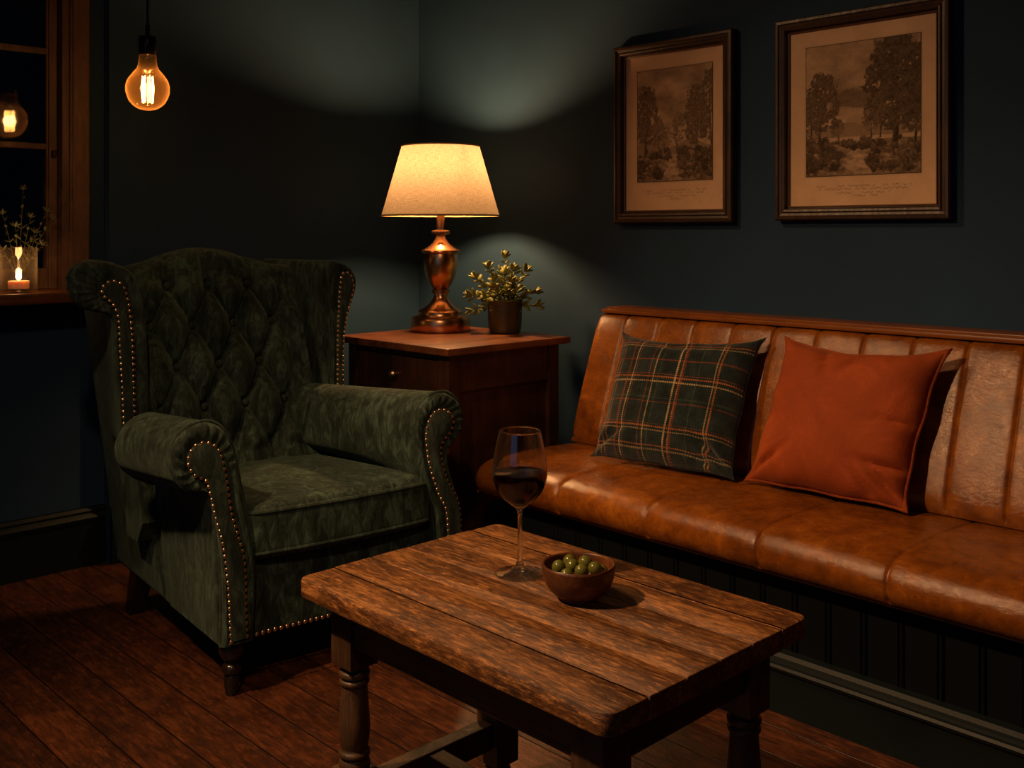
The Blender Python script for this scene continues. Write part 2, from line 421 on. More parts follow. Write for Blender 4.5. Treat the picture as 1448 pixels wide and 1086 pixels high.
add_box(bm, WX0, WX1, YN-.02, YN+.14, WZ1-.02, WZ1)
wpart('jamb', bm, M['window_wood'])
GX0, GX1, SY = WX0+.052, WX1-.052, YN+.02
bm = bmesh.new()
add_box(bm, GX1, GX1+.030, SY, SY+.045, WZ0, WZ1-.02, bev=.004); add_box(bm, GX0-.030, GX0, SY, SY+.045, WZ0, WZ1-.02, bev=.004)
add_box(bm, GX0, GX1, SY+.002, SY+.045, WZ0, WZ0+.070, bev=.004); add_box(bm, GX0, GX1, SY+.002, SY+.045, WZ1-.06, WZ1-.02, bev=.004)
for z in (1.437, 1.760, 2.083): add_box(bm, GX0-.002, GX1+.002, SY+.008, SY+.034, z-.010, z+.010, bev=.003)
add_box(bm, .80, .82, SY+.008, SY+.034, WZ0+.06, WZ1-.05, bev=.003)
add_box(bm, GX1-.006, GX1, SY+.006, SY+.036, WZ0+.07, WZ1-.06)
wpart('sash', bm, M['window_wood'])
wpart('window_latch', box(GX1+.008, GX1+.022, SY-.012, SY, 1.40, 1.425, bev=.003), M['black_metal'])
wpart('pane', box(GX0, GX1, SY+.019, SY+.023, WZ0+.06, WZ1-.05), M['pane'])
wpart('sill', box(WX0-.11, WX1+.11, YN-.205, YN+.14, WZ0-.036, WZ0, bev=.008), M['sill_wood'])

# ------------------------------------------------------------------ wingback armchair
CH = Vector((1.579, 2.236, 0)); CR = math.radians(-6.3)
ch = thing('wingback_armchair', 'green velvet button-tufted wingback armchair with brass nail trim under hanging bulb', 'armchair', CH, CR)
AL_O = [(-.356,.135),(-.356,.30),(-.366,.40),(-.380,.48),(-.393,.522),(-.437,.530),(-.470,.565),(-.483,.622),(-.456,.672),(-.401,.692),(-.357,.674),(-.329,.627),(-.315,.575),(-.305,.52),(-.292,.46),(-.277,.38),(-.270,.31),(-.272,.22),(-.276,.135)]
AL_I = [(-.339,.150),(-.346,.29),(-.360,.397),(-.375,.451),(-.388,.508),(-.402,.553),(-.430,.570),(-.445,.603),(-.432,.635),(-.404,.643),(-.378,.630),(-.364,.602),(-.356,.568),(-.350,.53),(-.338,.46),(-.316,.385),(-.305,.33),(-.302,.22),(-.299,.150)]
AR_O = [(.352,.135),(.352,.30),(.345,.37),(.320,.445),(.303,.515),(.322,.546),(.352,.583),(.361,.625),(.343,.668),(.301,.696),(.250,.691),(.213,.662),(.197,.61),(.200,.54),(.213,.48),(.240,.41),(.262,.36),(.270,.25),(.272,.135)]
AR_I = [(.336,.150),(.339,.31),(.327,.389),(.291,.454),(.270,.522),(.274,.557),(.303,.588),(.312,.62),(.292,.645),(.263,.649),(.241,.634),(.229,.61),(.225,.575),(.230,.53),(.241,.486),(.268,.415),(.292,.368),(.300,.28),(.300,.150)]
SH = {0, 18}
CX, HW, CS, RH, T0 = -.135, .285, .127, .1165, .985
def sst(a, b, x):
    t = max(0, min(1, (x-a)/(b-a))); return t*t*(3-2*t)
BUT = []
for r in range(5):
    h = T0-RH*r
    cols = (-1, 0, 1) if r % 2 == 0 else (-1.5, -.5, .5, 1.5)
    for c in cols: BUT.append((c*CS, h))
def scroll(outer, inner, ys, shiftf, npleat, y0=0., lean=0., amp=.0032, lo=5, hi=12, endround=0, taper=0):
    """roll with gathered front: outer outline swept back along ys, front gathered in to the inner outline"""
    m = 8; O = closed_cr(outer, m, SH if len(outer) == 19 else ()); I = closed_cr(inner, m, SH if len(inner) == 19 else ())
    n = len(O); secs = []
    def place(P, y, f=None): 
        out = []
        for i, p in enumerate(P):
            dx, dz = shiftf(y); yy = y0+y+(f[i] if f else 0)+lean*(p[1]-outer[0][1])
            kk = sst(.42, .54, p[1]); out.append((p[0]+dx*kk, yy, p[1]+dz*kk))
        return out
    def pleat(i, k): # only around the roll
        u = i/m
        w = max(0, min(1, (u-lo+.8)/1.0))*max(0, min(1, (hi+.8-u)/1.0))
        return w*(.65*math.sin(u*npleat)+.35*math.sin(u*npleat*1.73+1))*k
    for y in reversed(ys):
        fade = max(0, 1-(y-ys[0])/.07)
        cen = Vector((sum(p[0] for p in inner)/len(inner), sum(p[1] for p in inner)/len(inner)))
        P = []; e = max(0, (y-(ys[-1]-endround))/endround) if endround else 0; sc_ = math.sqrt(max(.04, 1-e*e)); tt = (y-ys[0])/(ys[-1]-ys[0])
        for i in range(n):
            p = Vector(O[i]); q = Vector(I[i])
            if e > 0: g = 1-(1-sc_)*sst(.46, .54, p.y); p = Vector((cen.x+(p.x-cen.x)*g, cen.y+(p.y-cen.y)*g))
            if taper: p.x = taper+(p.x-taper)*(1-.78*min(1, tt*1.15))
            P.append(tuple(p+(p-q)*pleat(i, .022)*fade))
        secs.append(place(P, y))
    for t, dy in ((.03, .018), (.10, .007), (.22, .001), (.45, -.001), (.75, .003), (1.0, .008)):
        P = [tuple(Vector(O[i]).lerp(Vector(I[i]), t)) for i in range(n)]
        f = [pleat(i, amp*math.sin(PI*min(1, .15+t*.85))) for i in range(n)]
        secs.append(place(P, dy, f))
    bm = bmesh.new(); add_loft(bm, secs)
    # panel inside the nails
    pb = bmesh.new(); S = []
    c = Vector((0, 0))
    for t, dy in ((0, .012), (.0, -.002), (.10, -.006), (.25, -.007)):
        S.append(place([tuple(Vector(I[i]).lerp(Vector(O[i]), -t*.3)) for i in range(n)], dy))
    add_loft(pb, S)
    nails = [Vector(p) for p in place(I, -.004)]
    return bm, pb, nails
arm_y = [.035, .06, .09, .13, .2, .28, .36, .46, .56]
bmL, pL, nL = scroll(AL_O, AL_I, [.035, .06, .09, .13, .2, .26, .31, .345, .365, .375], lambda y: (-.045*y/.4, -.02*y/.4), 11, endround=.05)
bmR, pR, nR = scroll(AR_O, AR_I, arm_y, lambda y: (-.105*y/.4, -.018*y/.4), 11)
def upholstery(name, bm, mat=M['velvet'], parent=ch): return obj(name, bm, mat, parent)
armL = upholstery('arm', bmL); armR = upholstery('arm', bmR)
upholstery('arm_front_panel', pL, M['velvet_trim'], armL); upholstery('arm_front_panel', pR, M['velvet_trim'], armR)
# piping round the arm fronts
def piping(loop, r, parent, mat=M['velvet_trim'], closed=True):
    return obj('piping', add_tube(bmesh.new(), loop, r, 8, closed), mat, parent)

# wings: (X, h) outline at local Y=.45
WL_O = [(-.454,.560),(-.466,.70),(-.479,.82),(-.484,.915),(-.521,.932),(-.561,.945),(-.590,.982),(-.598,1.027),(-.578,1.060),(-.530,1.072),(-.475,1.064),(-.428,1.033),(-.402,.969),(-.389,.871),(-.385,.735),(-.385,.560)]
WL_I = [(-.452,.580),(-.460,.726),(-.466,.83),(-.470,.91),(-.484,.952),(-.506,.973),(-.513,.985),(-.513,.998),(-.500,1.011),(-.481,1.015),(-.462,1.005),(-.450,.975),(-.441,.929),(-.434,.849),(-.431,.735),(-.429,.580)]
WR_O = [(.262,.560),(.262,.66),(.262,.78),(.270,.86),(.286,.915),(.303,.965),(.302,1.005),(.278,1.038),(.238,1.055),(.205,1.050),(.195,1.02),(.200,.96),(.205,.87),(.210,.78),(.212,.66),(.212,.560)]
WR_I = [(.250,.580),(.250,.66),(.250,.78),(.258,.86),(.272,.915),(.286,.965),(.284,.992),(.274,1.012),(.258,1.018),(.248,1.008),(.244,.98),(.240,.94),(.236,.87),(.234,.78),(.234,.66),(.234,.580)]
bmW, pW, nW = scroll(WL_O, WL_I, [.03, .06, .1, .16, .24, .32, .36], lambda y: (.012*(y/.36), -.01*y/.36), 11, y0=.45, amp=.003, lo=4, hi=11, taper=-.40)
# the wing leans with the back: shear in Y above the arm
def lean(bm, k=.10, h0=.56):
    for v in bm.verts:
        if v.co.y > .55: v.co.y += k*(v.co.z-h0)*(v.co.y-.55)/.2
lean(bmW, .25)
wingL = upholstery('wing', bmW); upholstery('wing_front_panel', pW, M['velvet_trim'], wingL)
bmW, pW, nWR = scroll(WR_O, WR_I, [.03, .06, .1, .16, .22, .28], lambda y: (-.045*(y/.28), 0), 11, y0=.53, amp=.002, lo=4, hi=11)
lean(bmW, .2)
wingR = upholstery('wing', bmW); upholstery('wing_front_panel', pW, M['velvet_trim'], wingR)

# tufted back
def back_top(s): return 1.042+.058*.5*(1+math.cos(PI*min(1, abs(s)/HW)))
def back_plane(h): return .475+.40*(h-.47)
def puff(s, h):
    p = s/CS+(h-T0)/(2*RH); q = s/CS-(h-T0)/(2*RH)
    a = abs(math.sin(PI*p)); b = abs(math.sin(PI*q))
    dia = (min(a, 1)**.5)*(min(b, 1)**.5)+.25*(a*b)
    ver = abs(math.sin(PI*s/CS))**.5 if h > T0 else abs(math.sin(PI*(s/CS+0.0)))**.5
    wt = sst(T0-.01, T0+.03, h); wb = 1-sst(.50, .545, h)
    v = dia*(1-max(wt, wb))+ver*.75*max(wt, wb)
    edge = sst(.185, .235, abs(s)); v = v*(1-edge)+.55*edge
    for bs, bh in BUT:
        d2 = ((s-bs)**2+(h-bh)**2)
        if d2 < .003: v -= .55*math.exp(-d2/(.014**2))
    return v
secs = []; NS = 150; NH = 150
for i in range(NS+1):
    s = -HW+2*HW*i/NS; ht = back_top(s); sec = []
    endf = sst(HW-.03, HW, abs(s))
    for j in range(NH+1):
        h = .36+(ht-.040-.36)*j/NH
        sec.append((CX+s, back_plane(h)-.046*puff(s, h), h))
    yb = back_plane(ht-.04); y1 = sec[-1][1]; R = (yb+.11-y1)/2
    for k in range(1, 13):
        a = PI*k/12; sec.append((CX+s, y1+R-R*math.cos(a), ht-.040+.040*math.sin(a)*(1-.12*(1-puff(s, ht))*(k < 7))))
    for h in (.85, .65, .45, .30): sec.append((CX+s, back_plane(h)+.13, h))
    sec.append((CX+s, back_plane(.36)+.02, .30)); secs.append(sec)
back = upholstery('tufted_backrest', add_loft(bmesh.new(), secs))
for bs, bh in BUT[:14]:
    b = bmesh.new(); add_ball(b, (CX+bs, back_plane(bh)-.004, bh), .0115, 14, 8, (1, .45, 1))
    obj('tufting_button', b, M['velvet_trim'], back)

# seat body (rails and sides)
def quadprism(pts_b, pts_t, bev=.012):
    bm = bmesh.new(); vb = [bm.verts.new(p) for p in pts_b]; vt = [bm.verts.new(p) for p in pts_t]
    bm.faces.new(vb[::-1]); bm.faces.new(vt)
    for i in range(4): bm.faces.new((vb[i], vb[(i+1) % 4], vt[(i+1) % 4], vt[i]))
    bmesh.ops.bevel(bm, geom=bm.edges[:], offset=bev, segments=3, profile=.6, affect='EDGES'); return bm
upholstery('side_panel', quadprism([(-.356,.03,.135),(-.290,.03,.135),(-.290,.835,.135),(-.355,.835,.135)], [(-.372,.03,.53),(-.30,.03,.53),(-.36,.80,.55),(-.41,.80,.55)], .008))
upholstery('side_panel', quadprism([(.28,.03,.135),(.350,.03,.135),(.22,.82,.135),(.15,.82,.135)], [(.24,.03,.53),(.30,.03,.53),(.20,.78,.55),(.13,.78,.55)], .008))
upholstery('side_panel', quadprism([(-.359,.40,.137),(-.31,.40,.137),(-.31,.838,.137),(-.359,.838,.137)], [(-.455,.56,.94),(-.38,.56,.94),(-.38,.86,.94),(-.455,.86,.94)], .015))
upholstery('rear_panel', quadprism([(-.35,.76,.135),(.22,.76,.135),(.22,.83,.135),(-.35,.83,.135)], [(-.42,.80,.98),(.14,.80,.98),(.14,.87,.98),(-.42,.87,.98)], .01))
upholstery('seat_rail', quadprism([(-.285,.028,.135),(.28,.028,.135),(.16,.78,.135),(-.30,.78,.135)], [(-.285,.035,.322),(.28,.035,.322),(.14,.70,.322),(-.34,.70,.322)], .01))
# cushion
def cush(p):
    x, y, z = p; yy = (y+.255)/.51; x2 = x*(1-.10*yy)-.10*yy*1.0-.018
    z2 = z+.020*max(0, 1-(x/.27)**2)*max(0, 1-(y/.255)**2)*(1 if z > 0 else -.1)
    bow = -.018*max(0, 1-(x/.27)**2)*(1 if y < 0 else 0)*min(1, -y/.2 if y < 0 else 0)
    return Vector((x2, y+.262+bow, z2+.397))
cu = upholstery('seat_cushion', softbox(.548, .51, .142, .030, 22, cush))
def cush_loop(z, inset):
    P = []
    a, b, r = .274-inset, .255-inset, .03
    for cx, cy, a0 in ((a-r, -b+r, -PI/2), (a-r, b-r, 0), (-a+r, b-r, PI/2), (-a+r, -b+r, PI)):
        for k in range(7):
            t = a0+k/6*PI/2; P.append((cx+r*math.cos(t), cy+r*math.sin(t), z))
    P = arc_resample(P, .012, True)
    return [cush(Vector(p)) for p in P]
piping(cush_loop(.052, .003), .0064, cu); piping(cush_loop(-.050, .003), .0060, cu)
# edge piping of arms: along the outer front edge
for O, par, yy in ((AL_O, armL, .020), (AR_O, armR, .020)):
    P = closed_cr(O, 6, SH)[:-6]; piping([(p[0], yy, p[1]) for p in P], .0042, par, closed=False)
# turned front legs and splayed back legs
leg_prof = smooth_prof([(.024,.137),(.030,.128),(.031,.112),(.026,.098),(.017,.086),(.015,.081)], 4)+smooth_prof([(.020,.078),(.0245,.070),(.0245,.062),(.019,.055),(.015,.051)], 3)+smooth_prof([(.017,.049),(.0185,.042),(.0175,.022),(.015,.006),(.013,0)], 3)+[(0, 0)]
for x, y in ((-.318, .045), (.295, .045)):
    obj('front_leg', lathe([(0, .137)]+leg_prof, 32, (x, y)), M['black_wood'], ch)
for x, y, dx in ((-.322, .70, -.012), (.17, .70, .02)):
    secs = []
    for z, hw, dy in ((.145, .030, 0), (.09, .026, .02), (.045, .023, .036), (0, .020, .050)):
        k = (.145-z)/.145
        secs.append([(x+dx*k+sx*hw, y+dy+sy*hw, z) for sx, sy in ((-1, -1), (1, -1), (1, 1), (-1, 1))])
    obj('back_leg', add_loft(bmesh.new(), secs), M['black_wood'], ch, smooth=False)
# nail heads
nail_me = bpy.data.meshes.new('nail_head'); b = bmesh.new(); add_ball(b, (0, 0, 0), .0056, 10, 6, (1, .6, 1)); b.to_mesh(nail_me); b.free()
nail_me.materials.append(M['nail']); nail_me.polygons.foreach_set('use_smooth', [True]*len(nail_me.polygons))
def open_path(P, m=8, drop=1): return P[:len(P)-m*drop+0]
nails = []
nails += arc_resample(open_path(nL), .0163)
bottom = arc_resample([(-.285, .006, .150), (.29, .006, .150)], .0163)
nails += bottom
rest = arc_resample(open_path(nW), .0163)+arc_resample(open_path(nR), .0163)+arc_resample(open_path(nWR), .0155)
nails += arc_resample([(-.325, .0, .150), (-.300, .0, .150)], .0163)
nails = nails[:100]+[]; 
for p in nails:
    o = bpy.data.objects.new('nail_head', nail_me); COL.objects.link(o); o.parent = ch; o.location = p
b = bmesh.new()
for p in rest: add_ball(b, p, .0056, 10, 6, (1, .6, 1))
o = obj('nail_head', b, M['nail'], ch); o['kind'] = 'stuff'

# ------------------------------------------------------------------ corner cabinet
CX0, CX1, CY0, CY1, CT = 2.115, 2.69, 2.484, 3.10, .775
cb = thing('side_cabinet', 'dark mahogany side cabinet in the corner carrying the lamp and plant', 'cabinet', ((CX0+CX1)/2, (CY0+CY1)/2, 0))
def lp(bm, o=cb): bmesh.ops.translate(bm, verts=bm.verts, vec=-Vector(o.location)); return bm
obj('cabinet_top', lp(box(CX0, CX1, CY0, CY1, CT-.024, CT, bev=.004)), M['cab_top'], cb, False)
x0, x1, y0, y1 = CX0+.03, CX1-.03, CY0+.03, CY1-.03
bm = bmesh.new()
for a, b_ in ((x0, y0), (x1-.05, y0), (x0, y1-.05), (x1-.05, y1-.05)): add_box(bm, a, a+.05, b_, b_+.05, 0, CT-.024, bev=.003)
add_box(bm, x0+.05, x1-.05, y0+.004, y0+.03, CT-.15, CT-.024, bev=.003); add_box(bm, x0+.05, x1-.05, y0+.004, y0+.03, .06, .14, bev=.003)
add_box(bm, x0+.004, x0+.03, y0+.05, y1-.05, CT-.045, CT-.024, bev=.002); add_box(bm, x0+.004, x0+.03, y0+.05, y1-.05, CT-.20, CT-.175, bev=.003)
add_box(bm, x0+.004, x0+.03, y0+.05, y1-.05, .06, .12, bev=.003)
add_box(bm, x0+.028, x1-.006, y0+.018, y1-.006, .06, CT-.026)
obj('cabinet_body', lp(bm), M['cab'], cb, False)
dr = obj('drawer', lp(box(x0+.006, x0+.029, y0+.053, y1-.053, CT-.172, CT-.048, bev=.003)), M['cab'], cb, False)
def knob(z, y, par):
    b = bmesh.new(); add_lathe(b, [(0, 0), (.006, .0), (.006, .012), (.013, .018), (.014, .024), (.009, .030), (0, .031)], 20)
    bmesh.ops.rotate(b, verts=b.verts, matrix=Matrix.Rotation(-PI/2, 3, 'Y')); bmesh.ops.translate(b, verts=b.verts, vec=(x0+.006, y, z))
    obj('knob', lp(b), M['nail'], par)
knob(CT-.11, (y0+y1)/2, dr)
bm = box(x0+.014, x0+.029, y0+.053, y1-.053, .123, CT-.203)
for a0, a1, c0, c1 in ((y0+.053, y1-.053, CT-.26, CT-.203), (y0+.053, y1-.053, .123, .18), (y0+.053, y0+.105, .18, CT-.26), (y1-.105, y1-.053, .18, CT-.26)):
    add_box(bm, x0+.006, x0+.026, a0, a1, c0, c1, bev=.002)
dd = obj('door', lp(bm), M['cab'], cb, False); knob(.42, y0+.08, dd)

# ------------------------------------------------------------------ table lamp
LX, LY, u = 2.488, 2.963, 3.86/1450
lm = thing('table_lamp', 'lit copper urn table lamp with cream linen shade on the corner cabinet', 'lamp', (LX, LY, CT))
px = lambda r, y: (r*u, (468-y)*u)   # profile radii and heights
body = [px(0, 468), px(41, 468), px(42, 466), px(42, 451), px(41, 449)]+[px(40, 447.5), px(33, 446)]+[px(32, 444.5), px(32, 440), px(30, 438)]
body += smooth_prof([px(27, 437), px(22, 434), px(15, 428), px(11, 421), px(10, 415)], 4)+[px(13, 413.5), px(13, 410), px(10, 409)]
body += smooth_prof([px(11, 408), px(16, 401), px(21, 390), px(23.5, 377), px(23.8, 366), px(23, 358.5)], 5)+[px(25.5, 358), px(27, 356), px(26.5, 354)]
body += smooth_prof([px(22, 352), px(14, 346), px(9, 340), px(6.5, 334)], 4)+[px(7.5, 332), px(12.5, 330.5), px(13.2, 328.5), px(12.5, 326.5), px(6.5, 325)]
obj('lamp_base', lathe(body, 64), M['copper'], lm)
stem = [px(0, 327), px(5.7, 327), px(5.7, 304), px(8, 303), px(8, 299), px(5.2, 297), px(5.2, 272), px(0, 272)]
obj('lamp_stem', lathe(stem, 32), M['copper'], lm)
zb, zt, rb, rt = 1.2086-CT, 1.469-CT, .2215, .1465
def shade_mesh():
    n, mz = 96, 14; verts = []; faces = []; uvs = []
    for ring, (dr_) in enumerate((0, -.0016)):
        for j in range(mz+1):
            t = j/mz
            for k in range(n+1):
                a = 2*PI*k/n; r = rb+(rt-rb)*t+dr_; verts.append((r*math.cos(a), r*math.sin(a), zb+(zt-zb)*t)); uvs.append((k/n*6, t))
    W = n+1; H = mz+1
    for j in range(mz):
        for k in range(n):
            faces.append((j*W+k, j*W+k+1, (j+1)*W+k+1, (j+1)*W+k)); 
    me = bpy.data.meshes.new('lamp_shade'); me.from_pydata(verts[:W*H], [], faces)
    l = me.uv_layers.new(name='UVMap')
    for p in me.polygons:
        for li in p.loop_indices: l.data[li].uv = uvs[me.loops[li].vertex_index]
    return me
sh = link('lamp_shade', shade_mesh(), M['shade'], lm)
for z, r in ((zb, rb), (zt, rt)):
    obj('shade_trim', add_tube(bmesh.new(), [(r*math.cos(2*PI*k/72), r*math.sin(2*PI*k/72), z) for k in range(72)], .0032, 8, True), M['shade_tape'], sh)
bm = bmesh.new()
for k in range(3):
    a = 2*PI*k/3+.4; add_tube(bm, [(.012*math.cos(a), .012*math.sin(a), .52), (rt*math.cos(a), rt*math.sin(a), zt-.004)], .0014, 6)
obj('shade_carrier', bm, M['black_metal'], sh)
bz = 1.388-CT
obj('light_bulb', lathe([(0, bz-.075), (.013, bz-.073), (.014, bz-.05), (.024, bz-.03), (.030, bz-.008), (.027, bz+.014), (.014, bz+.027), (0, bz+.030)], 28), M['bulb'], lm)

# ------------------------------------------------------------------ potted succulent on the cabinet
def leaf_ball(bm, p, d, ln, wd):
    d = Vector(d).normalized(); rot = d.to_track_quat('X', 'Z').to_matrix()
    add_ball(bm, Vector(p)+d*ln*.45, 1, 8, 6, (ln/2, wd/2, wd*.22), rot)
def sprig(stems, leaves, base, tip, n, ln, wd, rnd, r=.0018):
    base, tip = Vector(base), Vector(tip); mid = (base+tip)/2+Vector((0, 0, (tip-base).length*.10))
    P = [base.lerp(mid, t)*(1-t)+mid.lerp(tip, t)*t for t in [i/8 for i in range(9)]]
    add_tube(stems, P, [r*(1-.55*i/8) for i in range(9)], 6)
    ax = (tip-base).normalized(); s0 = ax.orthogonal().normalized()
    for i in range(n):
        t = .35+.65*i/(n-1); p = P[min(8, int(t*8))]; ang = i*2.4+rnd.random()*.4
        side = Matrix.Rotation(ang, 3, ax) @ s0
        k = .65+.5*rnd.random()
        leaf_ball(leaves, p, side*.9+ax*.55+Vector((0, 0, .15)), ln*k, wd*k)
        if i % 2 == 0: leaf_ball(leaves, p, -side*.9+ax*.55, ln*k, wd*k)
    for a in range(3):
        side = Matrix.Rotation(a*2.1, 3, ax) @ s0; leaf_ball(leaves, P[-1], ax+side*.5, ln, wd)
PX, PY = 2.605, 2.735
pp = thing('potted_succulent', 'small yellow-green leafy plant in a bronze pot on the cabinet beside the lamp', 'plant', (PX, PY, CT))
pot = smooth_prof([(.048, 0), (.056, .006), (.061, .03), (.063, .07), (.064, .112)], 4)
obj('pot', lathe([(0, 0)]+pot+[(.0655, .116), (.0655, .121), (.060, .122), (.058, .112), (.057, .09), (0, .09)], 40), M['pot'], pp)
obj('soil', lathe([(0, .104), (.03, .105), (.0575, .102), (.0575, .092), (0, .092)], 24), M['soil'], pp)
rnd = random.Random(3); st, lv = bmesh.new(), bmesh.new()
# right direction in the view is (.72,-.69)
R_, F_ = Vector((.7193, -.6947, 0)), Vector((.6947, .7193, 0))
for a, dz, f in ((-.105, .20, 0), (-.125, .135, .02), (-.115, .085, -.03), (-.06, .235, .02), (.0, .275, 0), (.03, .23, -.03), (.075, .225, .02), (.11, .15, 0), (.115, .10, -.02), (.02, .19, -.06), (-.04, .17, -.06), (.05, .15, .05), (-.01, .22, .05), (-.08, .13, .05)):
    q = R_*a+F_*f; sprig(st, lv, q*.12+Vector((0, 0, .10)), q+Vector((0, 0, dz)), 8, .036, .020, rnd)
obj('stems', st, M['stem'], pp); obj('leaves', lv, M['leaf'], pp)

# ------------------------------------------------------------------ window sill: candle, plant
SX, SYY = 1.133, 3.425
jar = thing('tealight_holder', 'clear glass votive jar with burning tealight on the window sill', 'candle', (SX, SYY, WZ0))
obj('glass_jar', lathe([(0, 0), (.050, 0), (.0535, .004), (.055, .02), (.055, .143), (.0535, .145), (.052, .143), (.0515, .02), (.047, .012), (0, .012)], 56), M['jar_glass'], jar)
obj('tealight', lathe([(0, .013), (.030, .013), (.031, .016), (.031, .038), (.028, .036), (0, .035)], 32), M['wax'], jar)
obj('wick', lathe([(0, .034), (.001, .034), (.001, .046), (0, .047)], 6), M['wick'], jar)
obj('flame', lathe(smooth_prof([(0.0001, .038), (.007, .045), (.0085, .053), (.005, .066), (.0002, .080)], 4), 16), M['flame'], jar)
cl = point_light('candle_light', (0, 0, .095), CANDLE_W, (1, .55, .22), .012); cl.parent = jar
sp = thing('sill_plant', 'dim feathery plant against the dark pane behind the tealight', 'plant', (1.165, 3.520, WZ0))
obj('pot', lathe([(0, 0), (.022, 0), (.026, .06), (.026, .064), (.023, .064), (.022, .05), (0, .05)], 24), M['black_metal'], sp)
st, lv = bmesh.new(), bmesh.new(); rnd = random.Random(5)
for a, dz, f in ((.01, .33, -.01), (.085, .26, -.01), (.10, .235, -.02), (-.05, .25, 0), (-.02, .21, -.03), (.05, .19, 0), (-.09, .20, -.01), (.03, .24, -.02), (.06, .15, -.04)):
    q = Vector((a, f, 0)); sprig(st, lv, q*.1+Vector((0, 0, .05)), q+Vector((0, 0, dz)), 7, .021, .010, rnd, .0013)
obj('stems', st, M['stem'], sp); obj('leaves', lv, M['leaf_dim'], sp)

# ------------------------------------------------------------------ pendant bulbs
def pendant(loc, label, power, r=.064):
    t = thing('pendant_bulb', label, 'lamp', loc)      # origin at the globe centre
    H = HC-loc[2]
    k = r/.064
    obj('cord', lathe([(0, .155), (.0038, .155), (.0038, H-.03), (.045, H-.028), (.045, H), (0, H)], 20), M['cord'], t)
    obj('bulb_socket', lathe([(0, .103*k), (.0235, .103), (.0262, .106), (.0262, .150), (.024, .160), (.010, .164), (.007, .168), (.007, .195), (0, .195)], 32), M['black_metal'], t)
    o_ = smooth_prof([(0.0003, -.064), (.030, -.0565), (.052, -.037), (.0635, -.005), (.060, .024), (.045, .047), (.031, .065), (.0265, .085), (.0258, .104)], 5)
    i_ = [(max(.0001, a-.0013), z+(.0013 if z < -.04 else 0)) for a, z in reversed(o_)]
    obj('glass_globe', lathe(o_+i_, 48), M['amber_glass'], t)
    b = bmesh.new(); add_tube(b, [(0, 0, .10), (0, 0, .055)], [.009, .004], 12); add_tube(b, [(0, 0, .06), (0, 0, -.045)], .0018, 8)
    add_ball(b, (0, 0, -.045), .004, 10, 6)
    obj('filament_stem', b, M['glass'], t)
    b = bmesh.new()
    for q in range(7):
        a = 2*PI*q/7+.2; c, s = math.cos(a), math.sin(a)
        add_tube(b, [(.015*c, .015*s, .040), (.018*c, .018*s, 0), (.015*c, .015*s, -.040)], .0012, 6)
    obj('filament', b, M['filament'], t)
    l = point_light('pendant_light', (0, 0, 0), power, (1, .55, .24), .022); l.parent = t
    return t
pendant((1.361, 2.995, 1.578), 'glowing globe filament bulb hanging on a black cord above the armchair', PENDANT_W)

# ------------------------------------------------------------------ leather bench
Y0, Y1 = -.25, 2.36
be = thing('banquette_bench', 'cognac leather wall bench with dark panelled base under the framed prints', 'bench', (2.45, (Y0+Y1)/2, 0))
def lbz(bm): return lp(bm, be)
def sweep_bench(prof, seams, depth, sel, endr=.03, puffy=.004):
    """closed (x,h) profile swept along y, pinched at the seams; sel(x,h) weights which side is pinched; returns bmesh"""
    ys = set([Y0, Y1]); y = Y0
    while y < Y1: ys.add(round(y, 4)); y += .022
    for s in seams:
        for d in (-.016, -.010, -.006, -.003, 0, .003, .006, .010, .016): ys.add(round(s+d, 4))
    for d in (.0, .004, .010, .018, .03): ys.add(Y1-d); ys.add(Y0+d)
    ys = sorted(v for v in ys if Y0 <= v <= Y1)
    n = len(prof); N = []
    for i in range(n):
        a, b = Vector(prof[i-1]), Vector(prof[(i+1) % n]); t = (b-a).normalized(); N.append(Vector((-t.y, t.x)))
    A = sum(prof[i-1][0]*prof[i][1]-prof[i][0]*prof[i-1][1] for i in range(n))
    if A > 0: N = [-v for v in N]
    secs = []; ss = sorted(seams)
    for y in ys:
        pin = sum(math.exp(-((y-s)/.0045)**2) for s in seams)
        broad = sum(math.exp(-((y-s)/.02)**2) for s in seams)
        e = min(Y1-y, y-Y0); end = 1-math.sqrt(max(0, 1-(1-min(1, e/endr))**2))
        sec = []
        for p, nn in zip(prof, N):
            w = sel(*p); q = Vector(p)-nn*w*(depth*min(1, pin)+puffy*min(1, broad))-nn*(endr*.8*end*(1 if w > 0 else 0))
            sec.append((q.x, y, q.y))
        secs.append(sec)
    return add_loft(bmesh.new(), secs)
sp_ = smooth_prof([(2.162,.331),(2.128,.343),(2.110,.372),(2.113,.405),(2.133,.428),(2.165,.440),(2.22,.4455),(2.35,.446),(2.48,.442),(2.58,.436),(2.62,.433)], 5)+[(2.62, .331)]
seat_seams = [2.01, 1.688, 1.352, 1.028, .70, .37, .04]
obj('seat', lbz(sweep_bench(sp_, seat_seams, .0035, lambda x, h: 1 if (h > .345 and x < 2.60) else 0, .028, .002)), M['leather'], be)
obj('seat_piping', lbz(add_tube(bmesh.new(), [(2.160, Y0+.01, .331), (2.160, Y1-.02, .331)], .006, 8)), M['leather_dark'], be)
bp_ = smooth_prof([(2.56,.44),(2.553,.475),(2.572,.55),(2.608,.65),(2.645,.75),(2.672,.82),(2.694,.856),(2.720,.868)], 6)+[(2.80, .868), (2.80, .44)]
back_seams = [2.23-.1427*k for k in range(17)]
obj('backrest', lbz(sweep_bench(bp_, back_seams, .004, lambda x, h: 1 if (h > .45 and x < 2.79) else 0, .028, .0016)), M['leather'], be)
